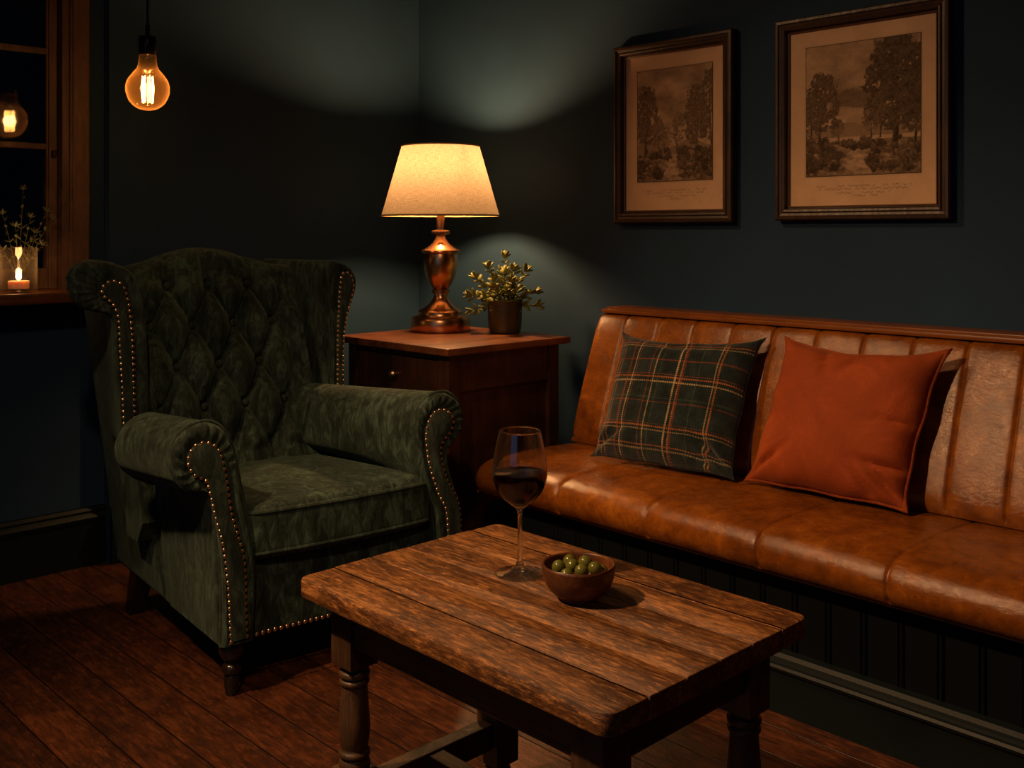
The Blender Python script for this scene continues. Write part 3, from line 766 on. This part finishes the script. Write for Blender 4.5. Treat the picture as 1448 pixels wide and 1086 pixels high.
bm = bmesh.new(); add_box(bm, 2.698, 2.828, Y0, Y1-.012, .867, .881, bev=.005); add_box(bm, 2.715, 2.828, Y0, Y1-.02, .880, .888, bev=.003)
obj('top_rail', lbz(bm), M['leather_dark'], be)
# beadboard base
PF = 2.196
bys = []; y = Y1-.02; G = [1.2976+.088*k for k in range(-19, 12)]
ysx = {Y0: 0, Y1-.03: 0}
for g in G:
    for d, o_ in ((-.009, 0), (-.0065, .005), (-.004, 0), (-.002, -.0015), (.000, -.002), (.002, -.0015), (.004, 0), (.0065, .005), (.009, 0)):
        if Y0 < g+d < Y1-.03: ysx[g+d] = o_
pts = sorted(ysx.items())
out = [(PF+o_, y) for y, o_ in pts]+[(2.80, Y1-.03), (2.80, Y0)]
bm = bmesh.new(); add_loft(bm, [[(p[0], p[1], z) for p in out] for z in (0, .331)])
obj('base_panel', lbz(bm), M['panel'], be, False)
bm = bmesh.new(); SK = [(2.196, 0), (2.156, 0), (2.156, .100), (2.149, .104), (2.147, .111), (2.151, .117), (2.158, .119), (2.160, .125), (2.168, .129), (2.176, .137), (2.196, .140)]
add_loft(bm, [[(x, y, z) for x, z in SK] for y in (Y0, Y1-.03)])
obj('skirting', lbz(bm), M['trim'], be, False)

# ------------------------------------------------------------------ cushions
def m_plaid():
    t = NT('tartan wool'); sep = t.add('ShaderNodeSeparateXYZ'); t.lk(t.coord('UV'), sep.inputs[0])
    O_, K_, G_, R2, Bk = (.50, .15, .035), (.62, .43, .20), (.05, .085, .05), (.30, .055, .018), (.006, .010, .009)
    def stripes(lst, fac):
        stops = [(0, (*Bk, 0))]
        for c, wd, col, al in lst: stops += [(c-wd/2, (*col, al)), (c+wd/2, (*Bk, 0))]
        return t.ramp(fac, stops, 'CONSTANT')
    U = stripes([(.035, .010, O_, .7), (.085, .008, K_, .5), (.115, .010, O_, .8), (.205, .012, R2, .8), (.245, .010, K_, .95), (.262, .006, O_, .5), (.37, .008, R2, .7), (.405, .007, K_, .75), (.44, .008, G_, .8), (.555, .012, K_, .95), (.585, .010, O_, .9), (.60, .006, R2, .7), (.70, .008, G_, .9), (.815, .008, K_, .7), (.835, .010, O_, .85)], sep.outputs[0])
    V = stripes([(.075, .010, K_, .5), (.10, .010, O_, .8), (.205, .010, K_, .55), (.23, .012, O_, .9), (.25, .007, R2, .7), (.41, .008, R2, .7), (.44, .006, G_, .8), (.56, .012, K_, .8), (.595, .012, O_, .95), (.615, .007, R2, .7), (.73, .009, R2, .75), (.86, .010, K_, .55), (.888, .012, O_, .9), (.91, .006, R2, .6)], sep.outputs[1])
    n = t.noise(t.mapped((1, 1, 1)), 22, 5, .7)
    base = t.ramp(n, [(.35, (.004, .0075, .008)), (.5, (.009, .0165, .017)), (.68, (.019, .029, .029))]).outputs[0]
    wv = t.add('ShaderNodeTexWave', wave_type='BANDS', bands_direction='DIAGONAL'); t.lk(t.coord('UV'), wv.inputs['Vector']); t.set(wv, 'Scale', 60.0); t.set(wv, 'Distortion', 1.0)
    dash = lambda k, f: t.math('ADD', t.math('MULTIPLY', t.math('SINE', t.math('MULTIPLY', sep.outputs[k], f)), .38), .55)
    wear = t.ramp(n, [(.38, (.45,)*3), (.6, (1, 1, 1))]).outputs[0]
    fu = t.math('MULTIPLY', t.math('MULTIPLY', U.outputs[1], dash(1, 420.0)), wear, True)
    fv = t.math('MULTIPLY', t.math('MULTIPLY', V.outputs[1], dash(0, 420.0)), wear, True)
    c = t.mix(fv, base, V.outputs[0]); c = t.mix(fu, c, U.outputs[0])
    return t.P(Base_Color=c, Roughness=.9, Sheen_Weight=.2, Normal=t.bump(wv.outputs['Fac'], .5, .001, t.bump(n, .6, .004)), **{'Specular_IOR_Level': .15})
M['plaid'] = m_plaid()
def pillow(name, label, corners, thick, mat, group=None, pipe=None, folds=(), front=1.0):
    """corners TL,TR,BR,BL of the mid plane; bulges mostly to the room side"""
    TL, TR, BR, BL = [Vector(c) for c in corners]; org = (BL+BR)/2; n = 64
    nrm = (TR-TL).cross(TL-BL).normalized()
    if nrm.x > 0: nrm = -nrm
    t = thing(name, label, 'cushion', org); rr = random.Random(len(label))
    ph = [rr.random()*6 for _ in range(8)]
    def pt(a, b, side):  # a,b in -1..1
        pin = .085
        a2 = a*(1-(pin*.5*(1-b*b)+pin*.75*(1-abs(b)**9))*abs(a)**3+.010*math.sin(9*b+ph[4])*abs(a)**6*(1-b*b)); b2 = b*(1-(pin*(1.7*(1-a*a)+.4*(1-abs(a)**9)) if b > 0 else pin*.5*(1-abs(a)**9))*abs(b)**3+.008*math.sin(8*a+ph[5])*abs(b)**6*(1-a*a))
        uu, vv = (a2+1)/2, (b2+1)/2
        p = (BL*(1-uu)+BR*uu)*(1-vv)+(TL*(1-uu)+TR*uu)*vv
        e = max(0, (1-a**4))**.62*max(0, (1-b**4))**.62
        wr = 0
        for (fa, fb, ang, amp, wd) in folds:
            amp = amp*1.7; d = (a-fa)*math.cos(ang)+(b-fb)*math.sin(ang); l = -(a-fa)*math.sin(ang)+(b-fb)*math.cos(ang)
            wr += amp*math.exp(-(d/wd)**2)*math.exp(-(l/.30)**2)
        wr += .0030*math.sin(7*a+ph[0]+2*b)*math.sin(5*b+ph[1])+.0022*math.sin(13*b+ph[2]+3*a)*abs(a)**2+.0022*math.sin(15*a+ph[3]-2*b)*abs(b)**2
        k = thick*front if side > 0 else -thick*(1-front+.0)
        return p-org+nrm*(k*e+(wr*min(1, e*2.5) if side > 0 else 0))
    verts, faces, uvs = [], [], []
    W = n+1
    for side in (1, -1):
        for j in range(W):
            for i in range(W):
                a = math.sin((i/n*2-1)*PI/2*.98)/math.sin(PI/2*.98); b = math.sin((j/n*2-1)*PI/2*.98)/math.sin(PI/2*.98)
                verts.append(pt(a, b, side)); uvs.append(((a+1)/2, (b+1)/2))
    for s in (0, 1):
        o_ = s*W*W
        for j in range(n):
            for i in range(n):
                f = (o_+j*W+i, o_+j*W+i+1, o_+(j+1)*W+i+1, o_+(j+1)*W+i); faces.append(f if s == 0 else f[::-1])
    me = bpy.data.meshes.new(name+'_cover'); me.from_pydata([tuple(v) for v in verts], [], faces)
    l = me.uv_layers.new(name='UVMap')
    for p in me.polygons:
        for li in p.loop_indices: l.data[li].uv = uvs[me.loops[li].vertex_index]
    b = bmesh.new(); b.from_mesh(me); bmesh.ops.remove_doubles(b, verts=b.verts, dist=.0004); bmesh.ops.recalc_face_normals(b, faces=b.faces); b.to_mesh(me); b.free()
    link('cover', me, mat, t)
    if pipe:
        P = []
        for k in range(60): P.append(pt(-1+2*k/60, -1, 1))
        for k in range(60): P.append(pt(1, -1+2*k/60, 1))
        for k in range(60): P.append(pt(1-2*k/60, 1, 1))
        for k in range(60): P.append(pt(-1, 1-2*k/60, 1))
        obj('piping', add_tube(bmesh.new(), P, .0055, 8, True), pipe, t)
    else:
        P = [pt(-1+2*k/60, -1, 1) for k in range(60)]+[pt(1, -1+2*k/60, 1) for k in range(60)]+[pt(1-2*k/60, 1, 1) for k in range(60)]+[pt(-1, 1-2*k/60, 1) for k in range(60)]
        obj('seam', add_tube(bmesh.new(), P, .0022, 6, True), mat, t)
    return t
pillow('throw_cushion', 'dark green tartan cushion with orange and cream lines on the leather bench',
       [(2.600,2.170,.818),(2.640,1.655,.835),(2.445,1.635,.452),(2.385,2.118,.452)], .085, M['plaid'], None, None,
       [(.75,-.75,.8,-.016,.05),(.6,-.85,1.1,-.012,.05),(-.75,-.75,2.2,-.010,.05),(.0,.75,1.5,-.006,.06)], .82)
pillow('throw_cushion', 'burnt orange velvet cushion with piped edge on the leather bench',
       [(2.615,1.575,.845),(2.625,1.105,.848),(2.475,1.150,.452),(2.465,1.612,.452)], .095, M['rust'], None, M['rust_pipe'],
       [(.80,-.55,1.5,-.012,.045),(.75,-.75,.9,-.016,.05),(.55,-.85,.6,-.010,.05),(-.7,-.7,2.3,-.010,.05),(-.3,.80,.3,-.012,.06),(.1,.8,-.5,-.008,.05),(.8,.0,1.6,-.006,.05)], .82)

# ------------------------------------------------------------------ coffee table
TX0, TX1, TY0, TY1, TT = 1.015, 1.520, .870, 1.618, .52
tb = thing('coffee_table', 'worn oak coffee table with turned legs carrying wine glass and olive bowl', 'table', ((TX0+TX1)/2, (TY0+TY1)/2, 0))
def lt(bm): return lp(bm, tb)
bm = bmesh.new(); npk = 6; wpk = (TX1-TX0)/npk; rc = .024
for k in range(npk):
    a, b_ = TX0+k*wpk+(.0 if k == 0 else .0007), TX0+(k+1)*wpk-(.0 if k == npk-1 else .0007)
    e0, e1 = random.uniform(-.0008, .0008), random.uniform(-.0008, .0008)
    o_ = []
    def corner(cx, cy, a0, r):
        return [(cx+r*math.cos(a0+q/6*PI/2), cy+r*math.sin(a0+q/6*PI/2)) for q in range(7)]
    r0 = rc if k == 0 else .0015; r1 = rc if k == npk-1 else .0015
    o_ += corner(a+r0, TY0+r0+e0, PI, r0); o_ += corner(b_-r1, TY0+r1+e0, 1.5*PI, r1)
    for q in range(1, 12): o_.append((b_+(0 if k < npk-1 else .0007*math.sin(q*1.7)), TY0+(TY1-TY0)*q/12))
    o_ += corner(b_-r1, TY1-r1+e1, 0, r1); o_ += corner(a+r0, TY1-r0+e1, .5*PI, r0)
    for q in range(11, 0, -1): o_.append((a-(0 if k else .0009*math.sin(q*2.1)), TY0+(TY1-TY0)*q/12))
    add_prism(bm, o_, TT-.034, TT-random.uniform(0, .0004), .0045 if k in (0, npk-1) else .0018)
obj('tabletop', lt(bm), M['table'], tb)
LI = .044; LS = .060
legs = [(TX0+LI, TY0+LI+.004), (TX1-LI-LS, TY0+LI+.004), (TX0+LI, TY1-LI-LS-.004), (TX1-LI-LS, TY1-LI-LS-.004)]
tz = smooth_prof([(.021,.363),(.0215,.357),(.027,.354),(.0285,.349),(.027,.344),(.0225,.341),(.0265,.338),(.0275,.334),(.026,.330),(.0235,.328)], 3)
tz += smooth_prof([(.0235,.326),(.0245,.310),(.0265,.285),(.0285,.255),(.0275,.232),(.024,.214)], 4)
tz += smooth_prof([(.0255,.211),(.0285,.207),(.0285,.202),(.024,.198),(.026,.194),(.0285,.188),(.0285,.182),(.025,.178)], 3)
def square_sec(x, y, z0, z1, c=.004):
    return add_prism(bmesh.new(), [(x, y), (x+LS, y), (x+LS, y+LS), (x, y+LS)], z0, z1, c)
for x, y in legs:
    bm = square_sec(x, y, .364, TT-.034); merge(bm, square_sec(x, y, .060, .178)); c = (x+LS/2, y+LS/2)
    add_lathe(bm, [(.028, .372)]+tz+[(.028, .172)], 32, c)
    add_lathe(bm, [(.024, .064), (.020, .056), (.027, .046), (.030, .034), (.028, .018), (.022, .006), (.018, 0), (0, 0)], 32, c)
    obj('leg', lt(bm), M['table_leg'], tb)
ax0, ax1, ay0, ay1 = TX0+LI+.006, TX1-LI-.006, TY0+LI+.010, TY1-LI-.010
for a in ((ax0, ax0+.022, legs[0][1]+LS, legs[2][1]), (ax1-.022, ax1, legs[0][1]+LS, legs[2][1]), (TX0+LI+LS, TX1-LI-LS, ay0, ay0+.022), (TX0+LI+LS, TX1-LI-LS, ay1-.022, ay1)):
    obj('apron', lt(box(*a, TT-.112, TT-.034, bev=.002)), M['apron'], tb, False)
cy = LS/2
for yy in (legs[0][1]+cy, legs[2][1]+cy):
    obj('stretcher', lt(box(TX0+LI+LS, TX1-LI-LS, yy-.017, yy+.017, .098, .150, bev=.003)), M['table_leg'], tb, False)
obj('stretcher', lt(box((TX0+TX1)/2-.018, (TX0+TX1)/2+.018, legs[0][1]+cy+.017, legs[2][1]+cy-.017, .100, .146, bev=.003)), M['apron'], tb, False)

# wine glass
wg = thing('wine_glass', 'stemmed glass of red wine standing on the oak coffee table', 'wine glass', (1.319, 1.345, TT+.0003))
go = smooth_prof([(.0455,.0006),(.0458,.0018),(.044,.0030),(.030,.0052),(.014,.0095),(.0075,.018),(.0052,.032),(.0042,.065),(.0040,.095),(.0046,.112),(.0080,.121),(.0180,.129),(.0320,.141),(.0430,.156),(.0492,.174),(.0503,.190),(.0480,.215),(.0430,.242),(.0380,.2645)], 5)
gi = [(.0373,.2652),(.0368,.2640)]+list(reversed(smooth_prof([(0.0001,.1265),(.0060,.127),(.0165,.1315),(.0305,.1425),(.0418,.1572),(.0480,.175),(.0491,.190),(.0468,.215),(.0418,.242),(.0368,.2635)], 5)))
obj('glass_body', lathe([(0, .0006)]+go+gi, 72), M['wine_glass'], wg)
wi = [p for p in smooth_prof([(0.0001,.1268),(.0061,.1273),(.0166,.1318),(.0306,.1428),(.0419,.1575),(.0481,.1750),(.0489,.187)], 5)]
obj('wine', lathe([(max(0.0001, r+.0002), z-.0002) for r, z in wi]+[(.0480, .1872), (.0001, .1872)], 72), M['wine'], wg)

# olive bowl
OB = (1.305, 1.187)
bw = thing('wooden_bowl', 'small round wooden bowl filled with olives on the coffee table', 'bowl', (*OB, TT+.0003))
bo = smooth_prof([(.033,.0),(.034,.003),(.034,.0055),(.043,.010),(.054,.022),(.0610,.038),(.0635,.054),(.0636,.0575)], 5)
bi = smooth_prof([(.0615,.0605),(.0590,.0595),(.0575,.056),(.0555,.042),(.048,.024),(.035,.013),(.018,.0095),(.0001,.009)], 5)
obj('bowl_body', lathe([(0, .0)]+bo+bi, 72), M['bowl'], bw)
ol_me = bpy.data.meshes.new('olive'); b = bmesh.new(); add_ball(b, (0, 0, 0), .0117, 20, 14, (1.08, 1, 1)); b.to_mesh(ol_me); b.free()
ol_me.materials.append(M['olive']); ol_me.polygons.foreach_set('use_smooth', [True]*len(ol_me.polygons))
def view_xy(dr_, df): v = R_*dr_+F_*df; return (OB[0]+v.x, OB[1]+v.y)
z2 = TT+.055
spots = [(-.034, .004, z2-.003, 'green olive leftmost in the wooden bowl'), (-.014, .022, z2+.001, 'green olive at the back left of the wooden bowl'), (-.011, -.003, z2+.002, 'green olive in the middle of the wooden bowl, beneath the back pair'),
         (.013, .018, z2+.001, 'green olive at the back right of the wooden bowl'), (-.021, -.021, z2-.009, 'green olive at the front left of the wooden bowl, set low'), (.004, -.024, z2-.001, 'green olive at the front centre of the wooden bowl'),
         (.028, -.006, z2-.002, 'green olive front right of the wooden bowl, nearest the rim'), (.040, .009, z2-.012, 'green olive half hidden at the far right of the wooden bowl')]
for i, (a, f, z, lab) in enumerate(spots):
    o = bpy.data.objects.new('olive', ol_me); COL.objects.link(o); o.location = (*view_xy(a, f), z); o.rotation_euler = (rnd.random()*3, rnd.random()*3, rnd.random()*3)
    props(o, lab, 'olive', 'olives in the wooden bowl')

# ------------------------------------------------------------------ framed prints
def fbm(x, y, sc, octs=5, seed=0, gain=.55):
    rs = np.random.RandomState(seed); tot = np.zeros_like(x); amp = 1; nrm = 0
    for k in range(octs):
        g = rs.rand(67, 67); fx = (x*sc) % 66; fy = (y*sc) % 66; ix = fx.astype(int); iy = fy.astype(int); tx = fx-ix; ty = fy-iy
        tx = tx*tx*(3-2*tx); ty = ty*ty*(3-2*ty)
        tot += amp*((g[iy, ix]*(1-tx)+g[iy, ix+1]*tx)*(1-ty)+(g[iy+1, ix]*(1-tx)+g[iy+1, ix+1]*tx)*ty)
        nrm += amp; amp *= gain; sc *= 2.03
    return tot/nrm
def tree(L, x, y, cx, base, top, wd, dark, seed, trunk=.012, n=34):
    rs = np.random.RandomState(seed)
    tw = trunk*(.45+.9*np.clip((top-y)/(top-base), 0, 1)**1.5); bend = cx+.012*np.sin(y*9+seed)
    mk = (np.abs(x-bend) < tw) & (y > base) & (y < top-.06); L[mk] = dark*.45+.10*np.clip((x-bend)[mk]/tw[mk]*-1, 0, 1)
    for k in range(7):   # boughs
        h0 = base+(top-base)*(.30+.08*k); sg = 1 if k % 2 else -1; ln = wd*(.9-.08*k)
        t_ = (x-cx)*sg/ln; yy = h0+.75*ln*t_**.8 if False else h0+.75*ln*np.clip(t_, 0, 1)
        m = (t_ > 0) & (t_ < 1) & (np.abs(y-yy) < trunk*.35*(1.1-np.clip(t_, 0, 1))); L[m] = dark*.45
    n1 = fbm(x, y, 34, 4, seed+5)-.5; n2 = fbm(x, y, 80, 2, seed+6)-.5; tx = fbm(x, y, 62, 3, seed+9)
    for k in range(int(n*2.6)):
        t = rs.rand()**.75; hy = base+(top-base)*(.26+.72*t); sp = wd*math.sin(PI*(.20+.74*t))**.6
        bx = cx+(rs.rand()*2-1)*sp; r = wd*(.13+.13*rs.rand())
        d = np.sqrt((x-bx)**2+((y-hy)*1.15)**2)/r+n1*1.9+n2*1.3
        m = d < 1
        lit = np.clip((y-hy)/r*.5-(x-bx)/r*.3, -1, 1)
        sh_ = dark*(.45+.9*tx)+.11*np.clip(lit, 0, 1)*(.3+tx)
        L[m] = sh_[m]
def print_lum(nx, ny, kind):
    X, Y = np.meshgrid(np.linspace(0, 1, nx), np.linspace(0, 1, ny)); L = np.zeros_like(X)
    cl = fbm(X*1.2, Y*2.4, 3.0, 5, 3 if kind else 9)
    L = .46+.75*(cl-.5)+.10*(1-Y)
    if kind:
        L += .10*np.exp(-((Y-.42)/.08)**2)
        d = ((X-.52)/.26)**2+((Y-.575)/.075)**2+(fbm(X, Y*1.6, 9, 4, 4)-.5)*2.2; L = np.where(d < 1.2, L*(1-.42*np.clip((1.2-d)/.5, 0, 1)), L)
        hill = .36+.05*np.exp(-((X-.42)/.12)**2)+.02*np.sin(X*9); m = Y < hill; L[m] = .36
        m = Y < .29; L[m] = .62
    else:
        m = Y < .33+.03*np.sin(X*11); L[m] = .34
    gy = .265 if kind else .24
    g = gy+.02*(fbm(X, Y, 8, 3, 21)-.5); m = Y < g
    tex = fbm(X*1.0, Y*2.2, 22, 5, 33); path = np.exp(-((X-(.46+.25*(.2-Y)))/(.10+.5*(.25-Y)))**2)
    gr = .13+.75*np.clip(tex-.40, 0, 1)+.55*path*fbm(X, Y*3, 14, 4, 2); L[m] = gr[m]
    if kind:
        tree(L, X, Y, .60, .27, .50, .085, .26, 8, .006); tree(L, X, Y, .29, .26, .42, .06, .24, 12, .006)
        tree(L, X, Y, .14, .20, .78, .15, .17, 2, .012, 46); tree(L, X, Y, .04, .18, .60, .10, .19, 5, .008)
        tree(L, X, Y, .95, .15, .72, .14, .15, 17, .010, 44); tree(L, X, Y, .80, .16, .99, .24, .14, 3, .022, 80); tree(L, X, Y, .66, .27, .60, .07, .2, 23, .006)
    else:
        tree(L, X, Y, .56, .24, .60, .085, .30, 8, .008); tree(L, X, Y, .40, .24, .48, .07, .33, 12, .006)
        tree(L, X, Y, .13, .15, .86, .15, .20, 2, .014, 56); tree(L, X, Y, .30, .2, .56, .09, .27, 19, .006); tree(L, X, Y, .80, .16, .82, .15, .20, 3, .014, 50); tree(L, X, Y, .97, .15, .94, .13, .19, 5, .010, 44)
    # rocks and bushes in the foreground
    rs = np.random.RandomState(6+kind)
    for k in range(90):
        bx, by = rs.rand(), .04+.24*rs.rand(); 
        if abs(bx-.45) < .12 and by < .2: continue
        r = .02+.035*rs.rand(); m = (np.sqrt((X-bx)**2+((Y-by)*1.5)**2)/r + (fbm(X, Y, 40, 3, k)-.5)*1.8) < 1
        sh_ = .08+.55*np.clip((Y-by)/r*.5+.4, 0, 1)*rs.rand()*fbm(X, Y, 60, 2, k); L[m] = sh_[m]
    L *= 1-.18*np.clip((.14-Y)/.14, 0, 1)
    L += (fbm(X, Y, 65, 2, 50)-.5)*.10
    e = np.minimum(np.minimum(X, 1-X), np.minimum(Y, 1-Y)); L[e < .005] = .12
    return np.clip(L, .05, 1)
def m_attr(name):
    t = NT(name); a = t.add('ShaderNodeAttribute', attribute_name='Col')
    return t.P(Base_Color=a.outputs['Color'], Roughness=.85, **{'Specular_IOR_Level': .1})
M['print'] = m_attr('aged printed paper')
def grid_print(name, w_, h_, nx, ny, lum, parent, loc, darkc=(.006, .004, .003), lightc=(.86, .55, .33)):
    """flat sheet in the wall plane: local +x of the sheet runs towards -y of the room"""
    X, Z = np.meshgrid(np.linspace(0, w_, nx), np.linspace(0, h_, ny))
    co = np.stack([np.zeros_like(X), -X, Z], -1).reshape(-1, 3)
    me = bpy.data.meshes.new(name); I = np.arange(nx*ny).reshape(ny, nx)
    F = np.stack([I[:-1, :-1], I[1:, :-1], I[1:, 1:], I[:-1, 1:]], -1).reshape(-1, 4)
    me.vertices.add(len(co)); me.vertices.foreach_set('co', co.ravel()); me.loops.add(F.size); me.loops.foreach_set('vertex_index', F.ravel().astype(np.int32))
    me.polygons.add(len(F)); me.polygons.foreach_set('loop_start', np.arange(0, F.size, 4, dtype=np.int32)); me.polygons.foreach_set('loop_total', np.full(len(F), 4, dtype=np.int32))
    me.update(calc_edges=True)
    a = me.color_attributes.new('Col', 'FLOAT_COLOR', 'POINT'); L = lum.reshape(-1, 1)
    c = np.array(darkc)*(1-L)+np.array(lightc)*L; a.data.foreach_set('color', np.concatenate([c, np.ones((len(c), 1))], 1).ravel().astype(np.float32))
    o = link(name, me, M['print'], parent, False); o.location = loc; return o
def mat_lum(nx, ny, w_, h_, pic, kind):
    X, Z = np.meshgrid(np.linspace(0, w_, nx), np.linspace(0, h_, ny))
    L = .80+.22*(fbm(X*3, Z*3, 4, 5, 40+kind)-.5)+.06*(fbm(X*3, Z*3, 30, 3, 41)-.5)
    x0_, x1_, z0_, z1_ = pic
    m = (X > x0_-.006) & (X < x1_+.006) & (Z > z0_-.006) & (Z < z1_+.006); L[m] *= .93
    # handwritten caption lines below the picture: illegible script strokes
    rs = np.random.RandomState(60+kind); cx_ = (x0_+x1_)/2
    lines = [(.017, .05, .06), (.030, .85, 0), (.039, .78, 0), (.050, .50, .05), (.059, .22, .05)]
    for dz, frac, off in lines:
        zc = z0_-dz; half = (x1_-x0_)*frac/2
        wig = .0022*np.sin(X*900+3*np.sin(X*260+dz*900))*(.4+fbm(X*20, Z*0, 10, 2, int(dz*1000)))
        words = (fbm(X*30, Z*0+dz, 3, 2, 70+int(dz*1000)) > .38)
        m = (np.abs(Z-zc-wig) < .0012) & (np.abs(X-cx_-off*.2) < half) & words; L[m] -= .38
    return np.clip(L, 0, 1)
def framed(name, label, ya, yb, z0, z1, mat_r, pic_r, kind, mw):
    """ya>yb room-y of the left and right outer edges; mat_r and pic_r = (yL,yR,zB,zT)"""
    XF = XW-.001; t = thing(name, label, 'picture', (XF, (ya+yb)/2, z0), 0, None); D = .032
    o_ = Vector(t.location)
    rings = []
    prof = [(0, 0), (0, .026), (.004, .032), (.012, .033), (.015, .029), (.022, .027), (.027, .031), (.033, .029), (mw-.004, .018), (mw, .016), (mw, 0)]
    W = ya-yb; H = z1-z0; secs = []
    for (cy_, cz_) in ((-1, -1), (1, -1), (1, 1), (-1, 1), (-1, -1)):
        secs.append([(-d, cy_*(W/2-i), H/2+cz_*(H/2-i)) for i, d in prof])
    bm = bmesh.new(); add_loft(bm, secs, closed=True, caps=False)
    bmesh.ops.remove_doubles(bm, verts=bm.verts, dist=1e-5)
    fr = obj('frame', bm, M['frame'], t, False)
    secs = []
    for (cy_, cz_) in ((-1, -1), (1, -1), (1, 1), (-1, 1), (-1, -1)):
        secs.append([(-d, cy_*(W/2-i), H/2+cz_*(H/2-i)) for i, d in ((mw-.0005, .017), (mw-.0005, .0195), (mw+.003, .017), (mw+.003, .012))])
    bm = bmesh.new(); add_loft(bm, secs, caps=False); bmesh.ops.remove_doubles(bm, verts=bm.verts, dist=1e-5)
    obj('inner_edge', bm, M['frame_gilt'], fr, False)
    obj('backing_board', box(-.006, -.0005, -W/2+.01, W/2-.01, .01, H-.01), M['frame'], t, False)
    mwid, mh = W-2*mw, H-2*mw; q = .0016
    nx, ny = int(mwid/q), int(mh/q)
    pl, pr, pb, ptp = pic_r; x0_ = (ya-mw)-pl; x1_ = (ya-mw)-pr; zb_ = pb-(z0+mw); zt_ = ptp-(z0+mw)
    grid_print('mount', mwid, mh, nx, ny, mat_lum(nx, ny, mwid, mh, (x0_, x1_, zb_, zt_), kind), t, (-.0125, W/2-mw, mw))
    pw, ph_ = x1_-x0_, zt_-zb_
    grid_print('print', pw, ph_, int(pw/.0013), int(ph_/.0013), print_lum(int(pw/.0013), int(ph_/.0013), kind), t, (-.0137, W/2-mw-x0_, mw+zb_))
    return t
framed('framed_print', 'narrower framed landscape print of woodland path, hanging left above the bench', 2.379, 1.880, 1.178, 1.803, None, (2.283, 1.966, 1.32, 1.708), 0, .042)
framed('framed_print', 'larger framed landscape print with tall tree and lake, hanging right above the bench', 1.724, 1.181, 1.183, 1.800, None, (1.626, 1.268, 1.314, 1.708), 1, .041)
